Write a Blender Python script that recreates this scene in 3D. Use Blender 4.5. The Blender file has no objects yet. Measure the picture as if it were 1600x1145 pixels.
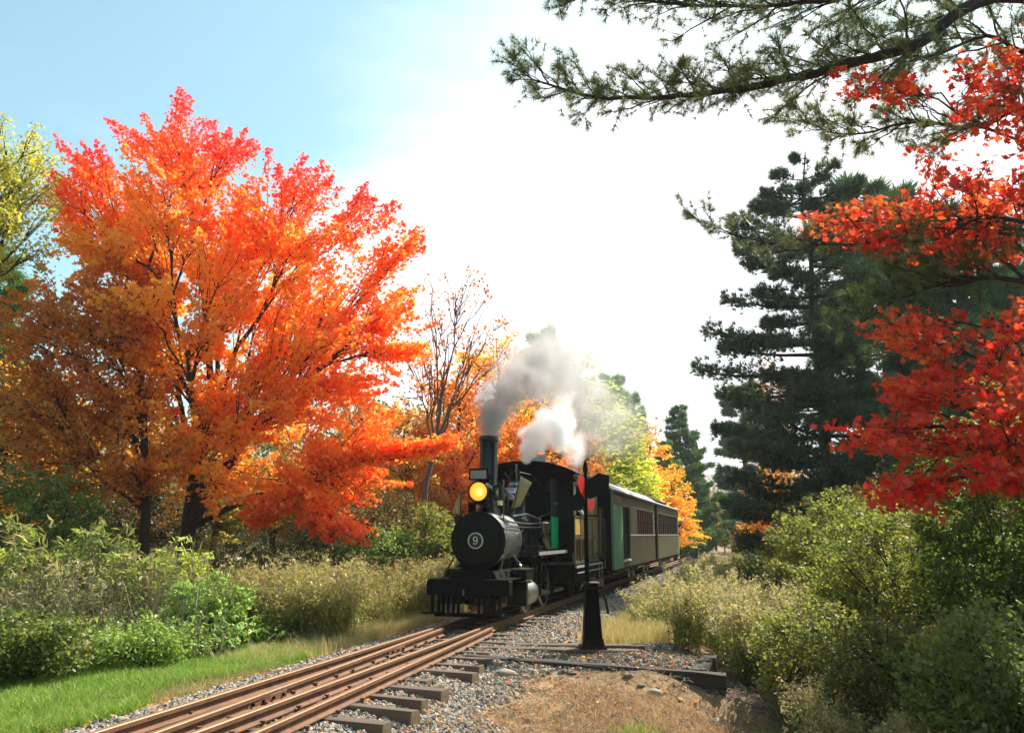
import bpy, math, random
import numpy as np
from mathutils import Vector, Matrix

# ------------------------------------------------------------------ camera, sky, sun, exposure
sc = bpy.context.scene
F, PITCH, EYE = 1250.0, math.atan(262 / 1250.0), 1.35
cam_d = bpy.data.cameras.new('camera')
cam_d.sensor_width = 36.0
cam_d.lens = F / 1600 * 36
cam_d.clip_start = 0.05
cam_d.clip_end = 3000
cam = bpy.data.objects.new('camera', cam_d)
sc.collection.objects.link(cam)
cam.location = (0, 0, EYE)
cam.rotation_euler = (math.pi / 2 + PITCH, 0, 0)
sc.camera = cam

SUN_AZ, SUN_EL = math.radians(46), math.radians(50)      # azimuth to the right of +Y
sun_d = bpy.data.lights.new('sun', 'SUN')
sun_d.energy = 5.0
sun_d.angle = math.radians(0.6)
sun_d.color = (1.0, 0.93, 0.82)
sun = bpy.data.objects.new('sun', sun_d)
sc.collection.objects.link(sun)
SUN_DIR = Vector((math.sin(SUN_AZ) * math.cos(SUN_EL), math.cos(SUN_AZ) * math.cos(SUN_EL), math.sin(SUN_EL)))
sun.rotation_euler = (-SUN_DIR).to_track_quat('-Z', 'Y').to_euler()

world = bpy.data.worlds.new('World')
sc.world = world
world.use_nodes = True
wn, wl = world.node_tree.nodes, world.node_tree.links
wn.clear()
w_out = wn.new('ShaderNodeOutputWorld')
w_bg = wn.new('ShaderNodeBackground')
w_bg.inputs['Strength'].default_value = 0.115
w_sky = wn.new('ShaderNodeTexSky')
w_sky.sky_type = 'NISHITA'
w_sky.sun_disc = False
w_sky.sun_elevation = SUN_EL
w_sky.sun_rotation = SUN_AZ
w_sky.dust_density = 1.4
w_sky.ozone_density = 1.6
w_co = wn.new('ShaderNodeTexCoord')
w_map = wn.new('ShaderNodeMapping')
w_map.inputs['Scale'].default_value = (1.0, 1.0, 2.6)
w_n = wn.new('ShaderNodeTexNoise')
w_n.inputs['Scale'].default_value = 1.7
w_n.inputs['Detail'].default_value = 7
w_n.inputs['Roughness'].default_value = 0.6
w_n.inputs['Distortion'].default_value = 0.5
w_dot = wn.new('ShaderNodeVectorMath'); w_dot.operation = 'DOT_PRODUCT'
CL = Vector((math.sin(math.radians(14)) * math.cos(math.radians(13)), math.cos(math.radians(14)) * math.cos(math.radians(13)), math.sin(math.radians(13))))
w_dot.inputs[1].default_value = CL          # middle of the bright cloud bank
w_gl = wn.new('ShaderNodeMapRange')
w_gl.inputs['From Min'].default_value = 0.83
w_gl.inputs['From Max'].default_value = 0.96
w_gl.inputs['To Min'].default_value = -0.16
w_gl.inputs['To Max'].default_value = 0.48
w_add = wn.new('ShaderNodeMath'); w_add.operation = 'ADD'
w_r = wn.new('ShaderNodeMapRange')
w_r.interpolation_type = 'SMOOTHSTEP'
w_r.inputs['From Min'].default_value = 0.36
w_r.inputs['From Max'].default_value = 0.98
w_r.inputs['To Min'].default_value = 0.10
w_mix = wn.new('ShaderNodeMix'); w_mix.data_type = 'RGBA'
w_mix.inputs['B'].default_value = (7.3, 7.5, 7.7, 1)
w_tint = wn.new('ShaderNodeMix'); w_tint.data_type = 'RGBA'; w_tint.blend_type = 'MULTIPLY'
w_tint.inputs['Factor'].default_value = 1.0
w_tint.inputs['B'].default_value = (1.05, 1.42, 1.12, 1)
wl.new(w_co.outputs['Generated'], w_map.inputs['Vector'])
wl.new(w_map.outputs['Vector'], w_n.inputs['Vector'])
wl.new(w_co.outputs['Generated'], w_dot.inputs[0])
wl.new(w_dot.outputs['Value'], w_gl.inputs['Value'])
wl.new(w_n.outputs['Fac'], w_add.inputs[0])
wl.new(w_gl.outputs['Result'], w_add.inputs[1])
wl.new(w_add.outputs['Value'], w_r.inputs['Value'])
wl.new(w_r.outputs['Result'], w_mix.inputs['Factor'])
wl.new(w_sky.outputs['Color'], w_tint.inputs['A'])
wl.new(w_tint.outputs['Result'], w_mix.inputs['A'])
wl.new(w_mix.outputs['Result'], w_bg.inputs['Color'])
wl.new(w_bg.outputs['Background'], w_out.inputs['Surface'])

sc.view_settings.view_transform = 'Standard'
sc.view_settings.look = 'None'
sc.view_settings.gamma = 1.0
sc.view_settings.use_curve_mapping = False
sc.view_settings.exposure = 0.78
cy = sc.cycles
cy.use_denoising = True
cy.max_bounces = 28
cy.diffuse_bounces = 4
cy.transmission_bounces = 6
cy.transparent_max_bounces = 8
cy.volume_bounces = 24
cy.volume_step_rate = 0.6
cy.sample_clamp_indirect = 6

R = random.Random(7)
NR = np.random.default_rng(11)
COL = sc.collection
CP, SP = math.cos(PITCH), math.sin(PITCH)


def P(px, py, Y):
    """point of the place seen at that pixel of the photograph, Y metres ahead"""
    u, v = px - 800, py - 572.5
    t = Y / (F * CP + v * SP)
    return Vector((u * t, Y, EYE + (F * SP - v * CP) * t))


# ------------------------------------------------------------------ materials
def new_mat(name):
    m = bpy.data.materials.new(name)
    m.use_nodes = True
    return m, m.node_tree.nodes, m.node_tree.links


def paint(name, col, rough=0.5, metal=0.0, var=0.25, scale=6.0, bump=0.0, coat=0.0, col2=None, spec=0.5, stretch=(1, 1, 1)):
    m, n, l = new_mat(name)
    b = n['Principled BSDF']
    tc = n.new('ShaderNodeTexCoord')
    mp = n.new('ShaderNodeMapping'); mp.inputs['Scale'].default_value = stretch
    nz = n.new('ShaderNodeTexNoise')
    nz.inputs['Scale'].default_value = scale
    nz.inputs['Detail'].default_value = 8
    nz.inputs['Roughness'].default_value = 0.65
    l.new(tc.outputs['Object'], mp.inputs['Vector']); l.new(mp.outputs['Vector'], nz.inputs['Vector'])
    mr = n.new('ShaderNodeMapRange')
    mr.inputs['From Min'].default_value = 0.3; mr.inputs['From Max'].default_value = 0.7
    l.new(nz.outputs['Fac'], mr.inputs['Value'])
    mx = n.new('ShaderNodeMix'); mx.data_type = 'RGBA'
    c2 = col2 if col2 else tuple(c * (1 - var) for c in col)
    mx.inputs['A'].default_value = (*col, 1); mx.inputs['B'].default_value = (*c2, 1)
    l.new(mr.outputs['Result'], mx.inputs['Factor'])
    l.new(mx.outputs['Result'], b.inputs['Base Color'])
    rr = n.new('ShaderNodeMapRange')
    rr.inputs['To Min'].default_value = max(0.02, rough - 0.12); rr.inputs['To Max'].default_value = min(1, rough + 0.15)
    l.new(nz.outputs['Fac'], rr.inputs['Value']); l.new(rr.outputs['Result'], b.inputs['Roughness'])
    b.inputs['Metallic'].default_value = metal
    b.inputs['Specular IOR Level'].default_value = spec
    b.inputs['Coat Weight'].default_value = coat
    if bump:
        bp = n.new('ShaderNodeBump'); bp.inputs['Strength'].default_value = bump; bp.inputs['Distance'].default_value = 0.02
        l.new(nz.outputs['Fac'], bp.inputs['Height']); l.new(bp.outputs['Normal'], b.inputs['Normal'])
    return m


def leaf_mat(name, trans=0.5, tint=1.15, gloss=0.04):
    """leaf: colour attribute x object colour, lit from both sides"""
    m, n, l = new_mat(name)
    n.remove(n['Principled BSDF'])
    out = n['Material Output']
    at = n.new('ShaderNodeAttribute'); at.attribute_name = 'Col'
    oi = n.new('ShaderNodeObjectInfo')
    mu = n.new('ShaderNodeMix'); mu.data_type = 'RGBA'; mu.blend_type = 'MULTIPLY'; mu.inputs['Factor'].default_value = 1
    l.new(at.outputs['Color'], mu.inputs['A']); l.new(oi.outputs['Color'], mu.inputs['B'])
    hs = n.new('ShaderNodeHueSaturation')
    rv = n.new('ShaderNodeMapRange'); rv.inputs['To Min'].default_value = 0.8; rv.inputs['To Max'].default_value = 1.2
    l.new(oi.outputs['Random'], rv.inputs['Value']); l.new(rv.outputs['Result'], hs.inputs['Value'])
    l.new(mu.outputs['Result'], hs.inputs['Color'])
    d = n.new('ShaderNodeBsdfDiffuse'); t = n.new('ShaderNodeBsdfTranslucent'); g = n.new('ShaderNodeBsdfGlossy')
    g.inputs['Roughness'].default_value = 0.45
    tt = n.new('ShaderNodeMix'); tt.data_type = 'RGBA'; tt.blend_type = 'MULTIPLY'; tt.inputs['Factor'].default_value = 1
    tt.inputs['B'].default_value = (tint, tint, tint * 0.85, 1)
    l.new(hs.outputs['Color'], d.inputs['Color']); l.new(hs.outputs['Color'], tt.inputs['A']); l.new(tt.outputs['Result'], t.inputs['Color'])
    m1 = n.new('ShaderNodeMixShader'); m1.inputs['Fac'].default_value = trans
    l.new(d.outputs['BSDF'], m1.inputs[1]); l.new(t.outputs['BSDF'], m1.inputs[2])
    m2 = n.new('ShaderNodeMixShader'); m2.inputs['Fac'].default_value = gloss
    l.new(m1.outputs['Shader'], m2.inputs[1]); l.new(g.outputs['BSDF'], m2.inputs[2])
    l.new(m2.outputs['Shader'], out.inputs['Surface'])
    return m


def emit_mat(name, col, s):
    m, n, l = new_mat(name)
    b = n['Principled BSDF']
    b.inputs['Base Color'].default_value = (*col, 1)
    b.inputs['Emission Color'].default_value = (*col, 1)
    b.inputs['Emission Strength'].default_value = s
    return m


M = {}
M['leaf'] = leaf_mat('autumn_leaf', 0.55, 1.3)
M['needle'] = leaf_mat('pine_needle', 0.25, 1.2, 0.05)
M['grass'] = leaf_mat('grass_blade', 0.4, 1.2, 0.03)
M['bark'] = paint('dark_bark', (0.06, 0.045, 0.036), 0.9, var=0.5, scale=30, bump=0.6, stretch=(1, 1, 0.25))
M['bark_grey'] = paint('grey_bark', (0.17, 0.14, 0.12), 0.9, var=0.5, scale=30, bump=0.5, stretch=(1, 1, 0.25))
M['twig'] = paint('dry_twig', (0.5, 0.39, 0.25), 0.9, var=0.4, scale=20)
M['black'] = paint('black_engine_enamel', (0.007, 0.0065, 0.0065), 0.2, var=0.4, scale=9, coat=0.2, spec=0.3)
M['black_matt'] = paint('sooty_black_iron_and_shade', (0.006, 0.0052, 0.005), 0.6, var=0.4, scale=9, spec=0.1)
M['smokebox'] = paint('smokebox_graphite', (0.009, 0.008, 0.008), 0.45, var=0.4, scale=5, spec=0.15)
M['jacket'] = paint('polished_boiler_jacket', (0.48, 0.47, 0.46), 0.36, metal=0.95, var=0.5, scale=7)
M['domecap'] = paint('burnished_dome_iron', (0.30, 0.29, 0.29), 0.16, metal=1.0, var=0.3, scale=9)
M['steel'] = paint('bare_steel', (0.42, 0.40, 0.37), 0.3, metal=1.0, var=0.4, scale=12)
M['brass'] = paint('brass', (0.6, 0.42, 0.16), 0.25, metal=1.0, var=0.3, scale=12)
M['white'] = paint('cream_paint', (0.72, 0.66, 0.52), 0.5, var=0.15)
M['board'] = paint('grey_board', (0.33, 0.31, 0.29), 0.6, var=0.15, scale=30)
M['green'] = paint('bright_green_paint', (0.01, 0.42, 0.16), 0.35, var=0.12)
M['cargreen'] = paint('green_car_paint', (0.16, 0.33, 0.20), 0.4, var=0.25, scale=4, stretch=(1, 1, 0.3))
M['olive'] = paint('olive_car_paint', (0.036, 0.040, 0.020), 0.45, var=0.35, scale=4, stretch=(1, 1, 0.3))
M['olive_lt'] = paint('light_olive_paint', (0.078, 0.080, 0.040), 0.45, var=0.35, scale=5)
M['cabwood'] = paint('varnished_cab_panel', (0.17, 0.12, 0.05), 0.3, var=0.4, scale=14, stretch=(1, 1, 0.2))
M['gold'] = paint('gold_leaf_lettering', (0.6, 0.36, 0.08), 0.4, var=0.1)
M['roof'] = paint('pale_canvas_roof', (0.5, 0.44, 0.40), 0.55, var=0.25, scale=3)
M['roofdark'] = paint('dark_tin_roof', (0.035, 0.03, 0.035), 0.5, var=0.4, scale=5)
M['pane'] = paint('dark_window_glass', (0.008, 0.008, 0.009), 0.3, var=0.1, spec=0.15)
M['red'] = paint('red_enamel', (0.62, 0.03, 0.015), 0.4, var=0.2)
M['vane'] = paint('dark_green_vane', (0.006, 0.014, 0.010), 0.5, var=0.3, spec=0.2)
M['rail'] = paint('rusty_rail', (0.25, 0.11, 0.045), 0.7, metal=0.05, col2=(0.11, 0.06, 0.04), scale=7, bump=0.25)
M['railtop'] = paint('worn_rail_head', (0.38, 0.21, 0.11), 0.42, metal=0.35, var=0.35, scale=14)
M['tie'] = paint('weathered_tie', (0.16, 0.11, 0.078), 0.85, var=0.5, scale=9, bump=0.7, stretch=(0.15, 1, 1))
M['tieend'] = paint('cut_end_grain', (0.24, 0.17, 0.09), 0.9, var=0.4, scale=12, bump=0.5)
M['creosote'] = paint('creosoted_timber', (0.055, 0.038, 0.030), 0.75, var=0.6, scale=8, bump=0.6, stretch=(0.12, 1, 1))
M['stone'] = paint('field_stone', (0.34, 0.29, 0.23), 0.85, var=0.35, scale=8, bump=0.4)
M['flag'] = paint('faded_yellow_flag', (0.55, 0.46, 0.22), 0.85, var=0.25, scale=20)
M['cloth'] = paint('maroon_work_shirt', (0.035, 0.01, 0.018), 0.9, var=0.3)
M['denim'] = paint('dark_work_clothes', (0.02, 0.02, 0.028), 0.9, var=0.3)
M['skin'] = paint('skin', (0.45, 0.26, 0.18), 0.6, var=0.1)
M['glove'] = paint('white_glove', (0.75, 0.73, 0.7), 0.8, var=0.1)
M['lamp'] = emit_mat('lit_lamp_bulb', (1.0, 0.62, 0.08), 2.2)
M['amberglass'] = emit_mat('amber_lens', (1.0, 0.50, 0.05), 0.7)
_n, _l = M['amberglass'].node_tree.nodes, M['amberglass'].node_tree.links
_tc = _n.new('ShaderNodeTexCoord'); _d = _n.new('ShaderNodeVectorMath'); _d.operation = 'DISTANCE'
_d.inputs[1].default_value = (0.03, 0.47, 2.03)
_l.new(_tc.outputs['Object'], _d.inputs[0])
_cr = _n.new('ShaderNodeValToRGB')
_cr.color_ramp.elements[0].position = 0.02; _cr.color_ramp.elements[0].color = (1.0, 0.80, 0.30, 1)
_cr.color_ramp.elements[1].position = 0.19; _cr.color_ramp.elements[1].color = (0.75, 0.26, 0.01, 1)
_e = _cr.color_ramp.elements.new(0.08); _e.color = (1.0, 0.52, 0.05, 1)
_e = _cr.color_ramp.elements.new(0.13); _e.color = (0.9, 0.38, 0.025, 1)
_l.new(_d.outputs['Value'], _cr.inputs['Fac']); _l.new(_cr.outputs['Color'], _n['Principled BSDF'].inputs['Emission Color'])


# ------------------------------------------------------------------ mesh helpers
class MB:
    def __init__(s):
        s.v, s.f = [], []

    def add(s, vs, fs):
        o = len(s.v)
        s.v += [tuple(p) for p in vs]
        s.f += [tuple(i + o for i in f) for f in fs]
        return s

    def box(s, a, b, bev=0.0):
        x0, y0, z0 = a; x1, y1, z1 = b
        if bev <= 0:
            return s.add([(x0, y0, z0), (x1, y0, z0), (x1, y1, z0), (x0, y1, z0), (x0, y0, z1), (x1, y0, z1), (x1, y1, z1), (x0, y1, z1)],
                         [(0, 3, 2, 1), (4, 5, 6, 7), (0, 1, 5, 4), (1, 2, 6, 5), (2, 3, 7, 6), (3, 0, 4, 7)])
        c = bev
        prof = [(x0 + c, z0), (x1 - c, z0), (x1, z0 + c), (x1, z1 - c), (x1 - c, z1), (x0 + c, z1), (x0, z1 - c), (x0, z0 + c)]
        return s.prism(prof, y0, y1)

    def prism(s, prof, y0, y1, cap=True):
        """profile in x,z pushed along y"""
        n = len(prof)
        vs = [(x, y0, z) for x, z in prof] + [(x, y1, z) for x, z in prof]
        fs = [(i, i + n, (i + 1) % n + n, (i + 1) % n) for i in range(n)]
        if cap:
            fs += [tuple(range(n)), tuple(range(2 * n - 1, n - 1, -1))]
        return s.add(vs, fs)

    def prismx(s, prof, x0, x1):
        """profile in y,z pushed along x"""
        n = len(prof)
        vs = [(x0, y, z) for y, z in prof] + [(x1, y, z) for y, z in prof]
        fs = [(i, (i + 1) % n, (i + 1) % n + n, i + n) for i in range(n)]
        fs += [tuple(range(n - 1, -1, -1)), tuple(range(n, 2 * n))]
        return s.add(vs, fs)

    def tube(s, pts, rad, n=8, cap=True):
        pts = [Vector(p) for p in pts]
        if not hasattr(rad, '__len__'):
            rad = [rad] * len(pts)
        vs, fs = [], []
        d0 = (pts[1] - pts[0]).normalized()
        ref = Vector((0, 0, 1)) if abs(d0.z) < 0.9 else Vector((1, 0, 0))
        u = d0.cross(ref).normalized()
        for i, p in enumerate(pts):
            d = (pts[min(i + 1, len(pts) - 1)] - pts[max(i - 1, 0)])
            if d.length < 1e-9:
                d = d0
            d.normalize()
            u = (u - d * u.dot(d))
            if u.length < 1e-6:
                u = d.orthogonal()
            u.normalize()
            w = d.cross(u)
            for k in range(n):
                a = 2 * math.pi * k / n
                vs.append(p + (u * math.cos(a) + w * math.sin(a)) * rad[i])
        for i in range(len(pts) - 1):
            for k in range(n):
                k2 = (k + 1) % n
                fs.append((i * n + k, i * n + k2, (i + 1) * n + k2, (i + 1) * n + k))
        if cap:
            fs.append(tuple(range(n - 1, -1, -1)))
            fs.append(tuple(range((len(pts) - 1) * n, len(pts) * n)))
        return s.add(vs, fs)

    def lathe(s, prof, c=(0, 0, 0), axis='z', n=32):
        """prof: list of (radius, along)"""
        vs, fs = [], []
        for r, h in prof:
            for k in range(n):
                a = 2 * math.pi * k / n
                p, q = r * math.cos(a), r * math.sin(a)
                if axis == 'z': v = (p, q, h)
                elif axis == 'y': v = (p, h, q)
                else: v = (h, p, q)
                vs.append((v[0] + c[0], v[1] + c[1], v[2] + c[2]))
        m = len(prof)
        for i in range(m - 1):
            for k in range(n):
                k2 = (k + 1) % n
                fs.append((i * n + k, i * n + k2, (i + 1) * n + k2, (i + 1) * n + k))
        fs.append(tuple(range(n - 1, -1, -1))); fs.append(tuple(range((m - 1) * n, m * n)))
        return s.add(vs, fs)


def finish(me, smooth):
    if smooth:
        me.shade_smooth()
        try:
            me.set_sharp_from_angle(angle=math.radians(38))
        except Exception:
            pass


def mesh_of(name, mb, mat, smooth=False):
    me = bpy.data.meshes.new(name)
    me.from_pydata(mb.v, [], mb.f)
    me.validate()
    finish(me, smooth)
    if mat:
        me.materials.append(mat)
    return me


def obj(name, mb, mat, parent=None, loc=(0, 0, 0), rot=(0, 0, 0), smooth=False, recalc=True):
    me = mb if isinstance(mb, bpy.types.Mesh) else mesh_of(name, mb, mat, smooth)
    o = bpy.data.objects.new(name, me)
    COL.objects.link(o)
    o.location = loc
    o.rotation_euler = rot
    if parent:
        o.parent = parent
    return o


def tag(o, label=None, cat=None, group=None, kind=None):
    if label: o['label'] = label
    if cat: o['category'] = cat
    if group: o['group'] = group
    if kind: o['kind'] = kind
    return o


def thing(name, label, cat, loc=(0, 0, 0), rotz=0.0, group=None):
    o = bpy.data.objects.new(name, None)
    o.empty_display_size = 0.2
    COL.objects.link(o)
    o.location = loc
    o.rotation_euler = (0, 0, rotz)
    return tag(o, label, cat, group)


# ------------------------------------------------------------------ numpy leaf meshes
def leaf_mesh(name, pos, nrm, siz, col, tmpl, mat, updir=None):
    """pos Nx3, nrm Nx3 (leaf normals), siz N, col Nx3; tmpl = (verts Kx3, polygons)"""
    tv, tf = tmpl
    tv = np.asarray(tv, float)
    N, K = len(pos), len(tv)
    nrm = nrm / (np.linalg.norm(nrm, axis=1, keepdims=True) + 1e-9)
    if updir is None:
        r = NR.normal(size=(N, 3))
    else:
        r = updir
    u = r - nrm * np.sum(r * nrm, axis=1, keepdims=True)
    u /= (np.linalg.norm(u, axis=1, keepdims=True) + 1e-9)
    w = np.cross(nrm, u)
    V = pos[:, None, :] + siz[:, None, None] * (tv[None, :, 0:1] * w[:, None, :] + tv[None, :, 1:2] * u[:, None, :] + tv[None, :, 2:3] * nrm[:, None, :])
    V = V.reshape(-1, 3)
    lt = np.array([len(f) for f in tf])
    flat = np.concatenate([np.array(f) for f in tf])
    loops = (flat[None, :] + (np.arange(N) * K)[:, None]).ravel()
    tot = np.tile(lt, N)
    start = np.concatenate([[0], np.cumsum(tot)[:-1]])
    me = bpy.data.meshes.new(name)
    me.vertices.add(len(V)); me.vertices.foreach_set('co', V.astype(np.float32).ravel())
    me.loops.add(len(loops)); me.loops.foreach_set('vertex_index', loops.astype(np.int32))
    me.polygons.add(len(tot)); me.polygons.foreach_set('loop_start', start.astype(np.int32))
    me.update(calc_edges=True)
    ca = me.color_attributes.new('Col', 'FLOAT_COLOR', 'POINT')
    c4 = np.ones((N, K, 4), np.float32); c4[:, :, :3] = np.clip(col, 0, 1)[:, None, :]
    ca.data.foreach_set('color', c4.ravel())
    me.materials.append(mat)
    return me


T_FOLD = ([(0, -0.5, 0), (0.30, 0.0, 0.10), (0, 0.55, 0), (-0.30, 0.0, 0.10)], [(0, 1, 2), (0, 2, 3)])
T_LOBE = ([(0, -0.5, 0), (0.22, -0.2, 0.04), (0.5, 0.08, 0.08), (0.2, 0.14, 0.03), (0, 0.58, 0), (-0.2, 0.14, 0.03), (-0.5, 0.08, 0.08), (-0.22, -0.2, 0.04)],
          [(0, 1, 2, 3, 4), (0, 4, 5, 6, 7)])
_half = [(0.05, -0.30), (0.26, -0.38), (0.20, -0.20), (0.50, -0.10), (0.42, 0.02), (0.55, 0.20), (0.30, 0.14), (0.20, 0.12), (0.24, 0.34), (0.10, 0.30)]
T_MAPLE = ([(0, -0.34, 0)] + [(x, y, abs(x) * 0.22) for x, y in _half] + [(0, 0.56, -0.06)] + [(-x, y, abs(x) * 0.22) for x, y in reversed(_half)],
           [tuple(range(0, 12)), (0,) + tuple(range(11, 22))])
T_LONG = ([(0, -0.5, 0), (0.13, 0.0, 0.05), (0, 0.6, -0.08), (-0.13, 0.0, 0.05)], [(0, 1, 2), (0, 2, 3)])


def tuft_tmpl(n, length, width, seed, spread=1.0):
    rr = random.Random(seed)
    vs, fs = [], []
    for i in range(n):
        a = rr.uniform(0, 2 * math.pi)
        e = rr.uniform(0.15, 1.15) * spread
        d = Vector((math.sin(e) * math.cos(a), math.cos(e), math.sin(e) * math.sin(a)))
        s = d.orthogonal().normalized()
        s = Matrix.Rotation(rr.uniform(0, 3.14), 3, d) @ s
        o = d * 0.04
        L = length * rr.uniform(0.75, 1.1)
        vs += [tuple(o - s * width), tuple(o + s * width), tuple(d * L + Vector((0, 0, -0.06 * L)))]
        fs.append((3 * i, 3 * i + 1, 3 * i + 2))
    return vs, fs


T_TUFT = tuft_tmpl(15, 1.0, 0.028, 3)
T_TUFT_FAR = tuft_tmpl(8, 1.0, 0.075, 5)


def pal(cols, rnd, jitter=0.12):
    """pick palette colours by a value 0..1 with interpolation, then jitter"""
    c = np.array(cols, float)
    t = np.clip(rnd, 0, 0.9999) * (len(c) - 1)
    i = t.astype(int)
    f = (t - i)[:, None]
    out = c[i] * (1 - f) + c[np.minimum(i + 1, len(c) - 1)] * f
    return out * (1 + NR.normal(size=(len(out), 1)) * jitter)


def kmeans(X, k, it=7, rng=NR):
    k = max(1, min(k, len(X)))
    c = X[rng.choice(len(X), k, replace=False)]
    for _ in range(it):
        d = ((X[:, None, :] - c[None]) ** 2).sum(2)
        a = d.argmin(1)
        for j in range(k):
            if (a == j).any():
                c[j] = X[a == j].mean(0)
    return c, a


def bez(a, b, c, n):
    return [a * (1 - t) ** 2 + b * 2 * t * (1 - t) + c * t * t for t in [i / n for i in range(n + 1)]]


def wobble(pts, amt):
    return [p if i in (0,) else p + Vector((R.gauss(0, amt), R.gauss(0, amt), R.gauss(0, amt * 0.6))) for i, p in enumerate(pts)]


def skeleton(trunk, r0, tips, k1, k2, twig_r=0.008, low=0.25, lift=0.35, rise=0.55, hd=0.25):
    """wood reaching every tip; returns MB and shoots (start, end)"""
    mb = MB()
    trunk = [Vector(p) for p in trunk]
    n = len(trunk)
    mb.tube(trunk, [r0 * (1.15 if i == 0 else 1) * (1 - 0.93 * i / (n - 1)) for i in range(n)], 10)
    T = np.array(tips, float)
    c1, a1 = kmeans(T, k1)
    base, top = trunk[0], trunk[-1]
    H = top.z - base.z
    shoots = []
    for j in range(len(c1)):
        S = T[a1 == j]
        if len(S) == 0: continue
        e1 = Vector(c1[j])
        hz = min(max((e1.z - base.z) * rise - hd * math.hypot(e1.x - base.x, e1.y - base.y), low * H), H * 0.97) / H
        q = hz * (n - 1); i = min(int(q), n - 2); st = trunk[i].lerp(trunk[i + 1], q - i)
        e1m = st.lerp(e1, 0.8)
        L = (e1m - st).length
        rr = r0 * 0.45 * (1 - 0.45 * hz) * min(1, 0.5 + len(S) / max(1, len(T)) * k1 * 0.5)
        mid = st + (e1m - st) * 0.4 + Vector((0, 0, L * lift * 0.35))
        pts = wobble(bez(st, mid, e1m, 6), L * 0.018)
        mb.tube(pts, [rr * (1 - 0.6 * t / 6) for t in range(7)], 7)
        c2, a2 = kmeans(S, max(1, int(round(k2 * len(S) / (len(T) / len(c1))))))
        for m in range(len(c2)):
            U = S[a2 == m]
            if len(U) == 0: continue
            e2 = Vector(c2[m])
            tt = R.randint(3, 6)
            s2 = pts[tt]
            e2m = s2.lerp(e2, 0.75)
            L2 = (e2m - s2).length + 0.01
            p2 = wobble(bez(s2, s2 + (e2m - s2) * 0.5 + Vector((0, 0, L2 * 0.12)), e2m, 4), L2 * 0.03)
            r2 = max(rr * 0.42, twig_r * 1.6)
            mb.tube(p2, [r2 * (1 - 0.6 * t / 4) for t in range(5)], 5, cap=False)
            for tp in U:
                tp = Vector(tp)
                s3 = p2[R.randint(1, 4)]
                L3 = (tp - s3).length
                p3 = [s3, s3.lerp(tp, 0.5) + Vector((R.gauss(0, .04), R.gauss(0, .04), 0.04)) * L3, tp]
                mb.tube(p3, [twig_r * 1.3, twig_r, twig_r * 0.35], 3, cap=False)
                shoots.append((s3, tp))
    return mb, shoots


def shoot_leaves(shoots, per, width, L, taper=0.85):
    """leaf positions, shoot index, t along"""
    A = np.array([s[0] for s in shoots]); B = np.array([s[1] for s in shoots])
    D = B - A
    ln = np.linalg.norm(D, axis=1, keepdims=True) + 1e-6
    D = D / ln
    use = np.minimum(ln, L)
    idx = np.repeat(np.arange(len(shoots)), per)
    t = NR.random(len(idx)) ** 0.8
    w = width * (1 - taper * t)
    off = NR.normal(size=(len(idx), 3)) * w[:, None]
    off[:, 2] *= 0.6
    pos = B[idx] - D[idx] * (use[idx] * (1 - t)[:, None]) + off + D[idx] * 0.05
    return pos, idx, t, D[idx]


def ellipsoid_tips(ells, n, shell=0.55, zmin=-99):
    out = []
    vol = np.array([e[3] * e[4] * e[5] * (e[6] if len(e) > 6 else 1) for e in ells]); vol = vol / vol.sum()
    while len(out) < n:
        e = ells[NR.choice(len(ells), p=vol)]
        d = NR.normal(size=3); d /= np.linalg.norm(d)
        r = shell + (1 - shell) * NR.random() ** 0.6
        p = np.array(e[:3]) + d * r * np.array(e[3:6])
        if p[2] < zmin: continue
        out.append(p)
    return np.array(out)


def broadleaf(name, label, cat, trunk, r0, tips, k1, k2, per, width, L, size, cols, colf=None, tmpl=T_FOLD, bark='bark', twig_r=0.008,
              group=None, upn=0.8, low=0.25, lift=0.35, jitter=0.13, leafmat='leaf', taper=0.85):
    base = Vector(trunk[0])
    root = thing(name, label, cat, base, 0, group)
    mb, shoots = skeleton(trunk, r0, tips, k1, k2, twig_r, low, lift)
    mb.v = [(x - base.x, y - base.y, z - base.z) for x, y, z in mb.v]
    obj('trunk', mb, M[bark], root, smooth=True)
    pos, idx, t, D = shoot_leaves(shoots, per, width, L, taper)
    nrm = NR.normal(size=pos.shape) + np.array([0, 0, upn])
    sv = NR.random(len(shoots))[idx]
    if colf is None:
        v = 0.55 * sv + 0.45 * NR.random(len(pos))
    else:
        v = colf(pos, t, sv)
    col = pal(cols, v, jitter)
    siz = size * (0.7 + 0.6 * NR.random(len(pos)))
    me = leaf_mesh('crown', pos - np.array(base), nrm, siz, col, tmpl, M[leafmat])
    obj('crown', me, None, root)
    return root


def copy_tree(src, loc, rz=0, s=1.0, label=None, color=(1, 1, 1, 1), group=None, name=None, sz=None):
    c = src.copy(); COL.objects.link(c)
    if name: c.name = name
    c.location = loc; c.rotation_euler = (0, 0, rz); c.scale = (s, s, sz or s)
    if label: c['label'] = label
    if group: c['group'] = group
    for ch in src.children:
        d = ch.copy(); COL.objects.link(d); d.parent = c; d.color = color
        for g in ch.children:
            e = g.copy(); COL.objects.link(e); e.parent = d; e.color = color
    return c


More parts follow.
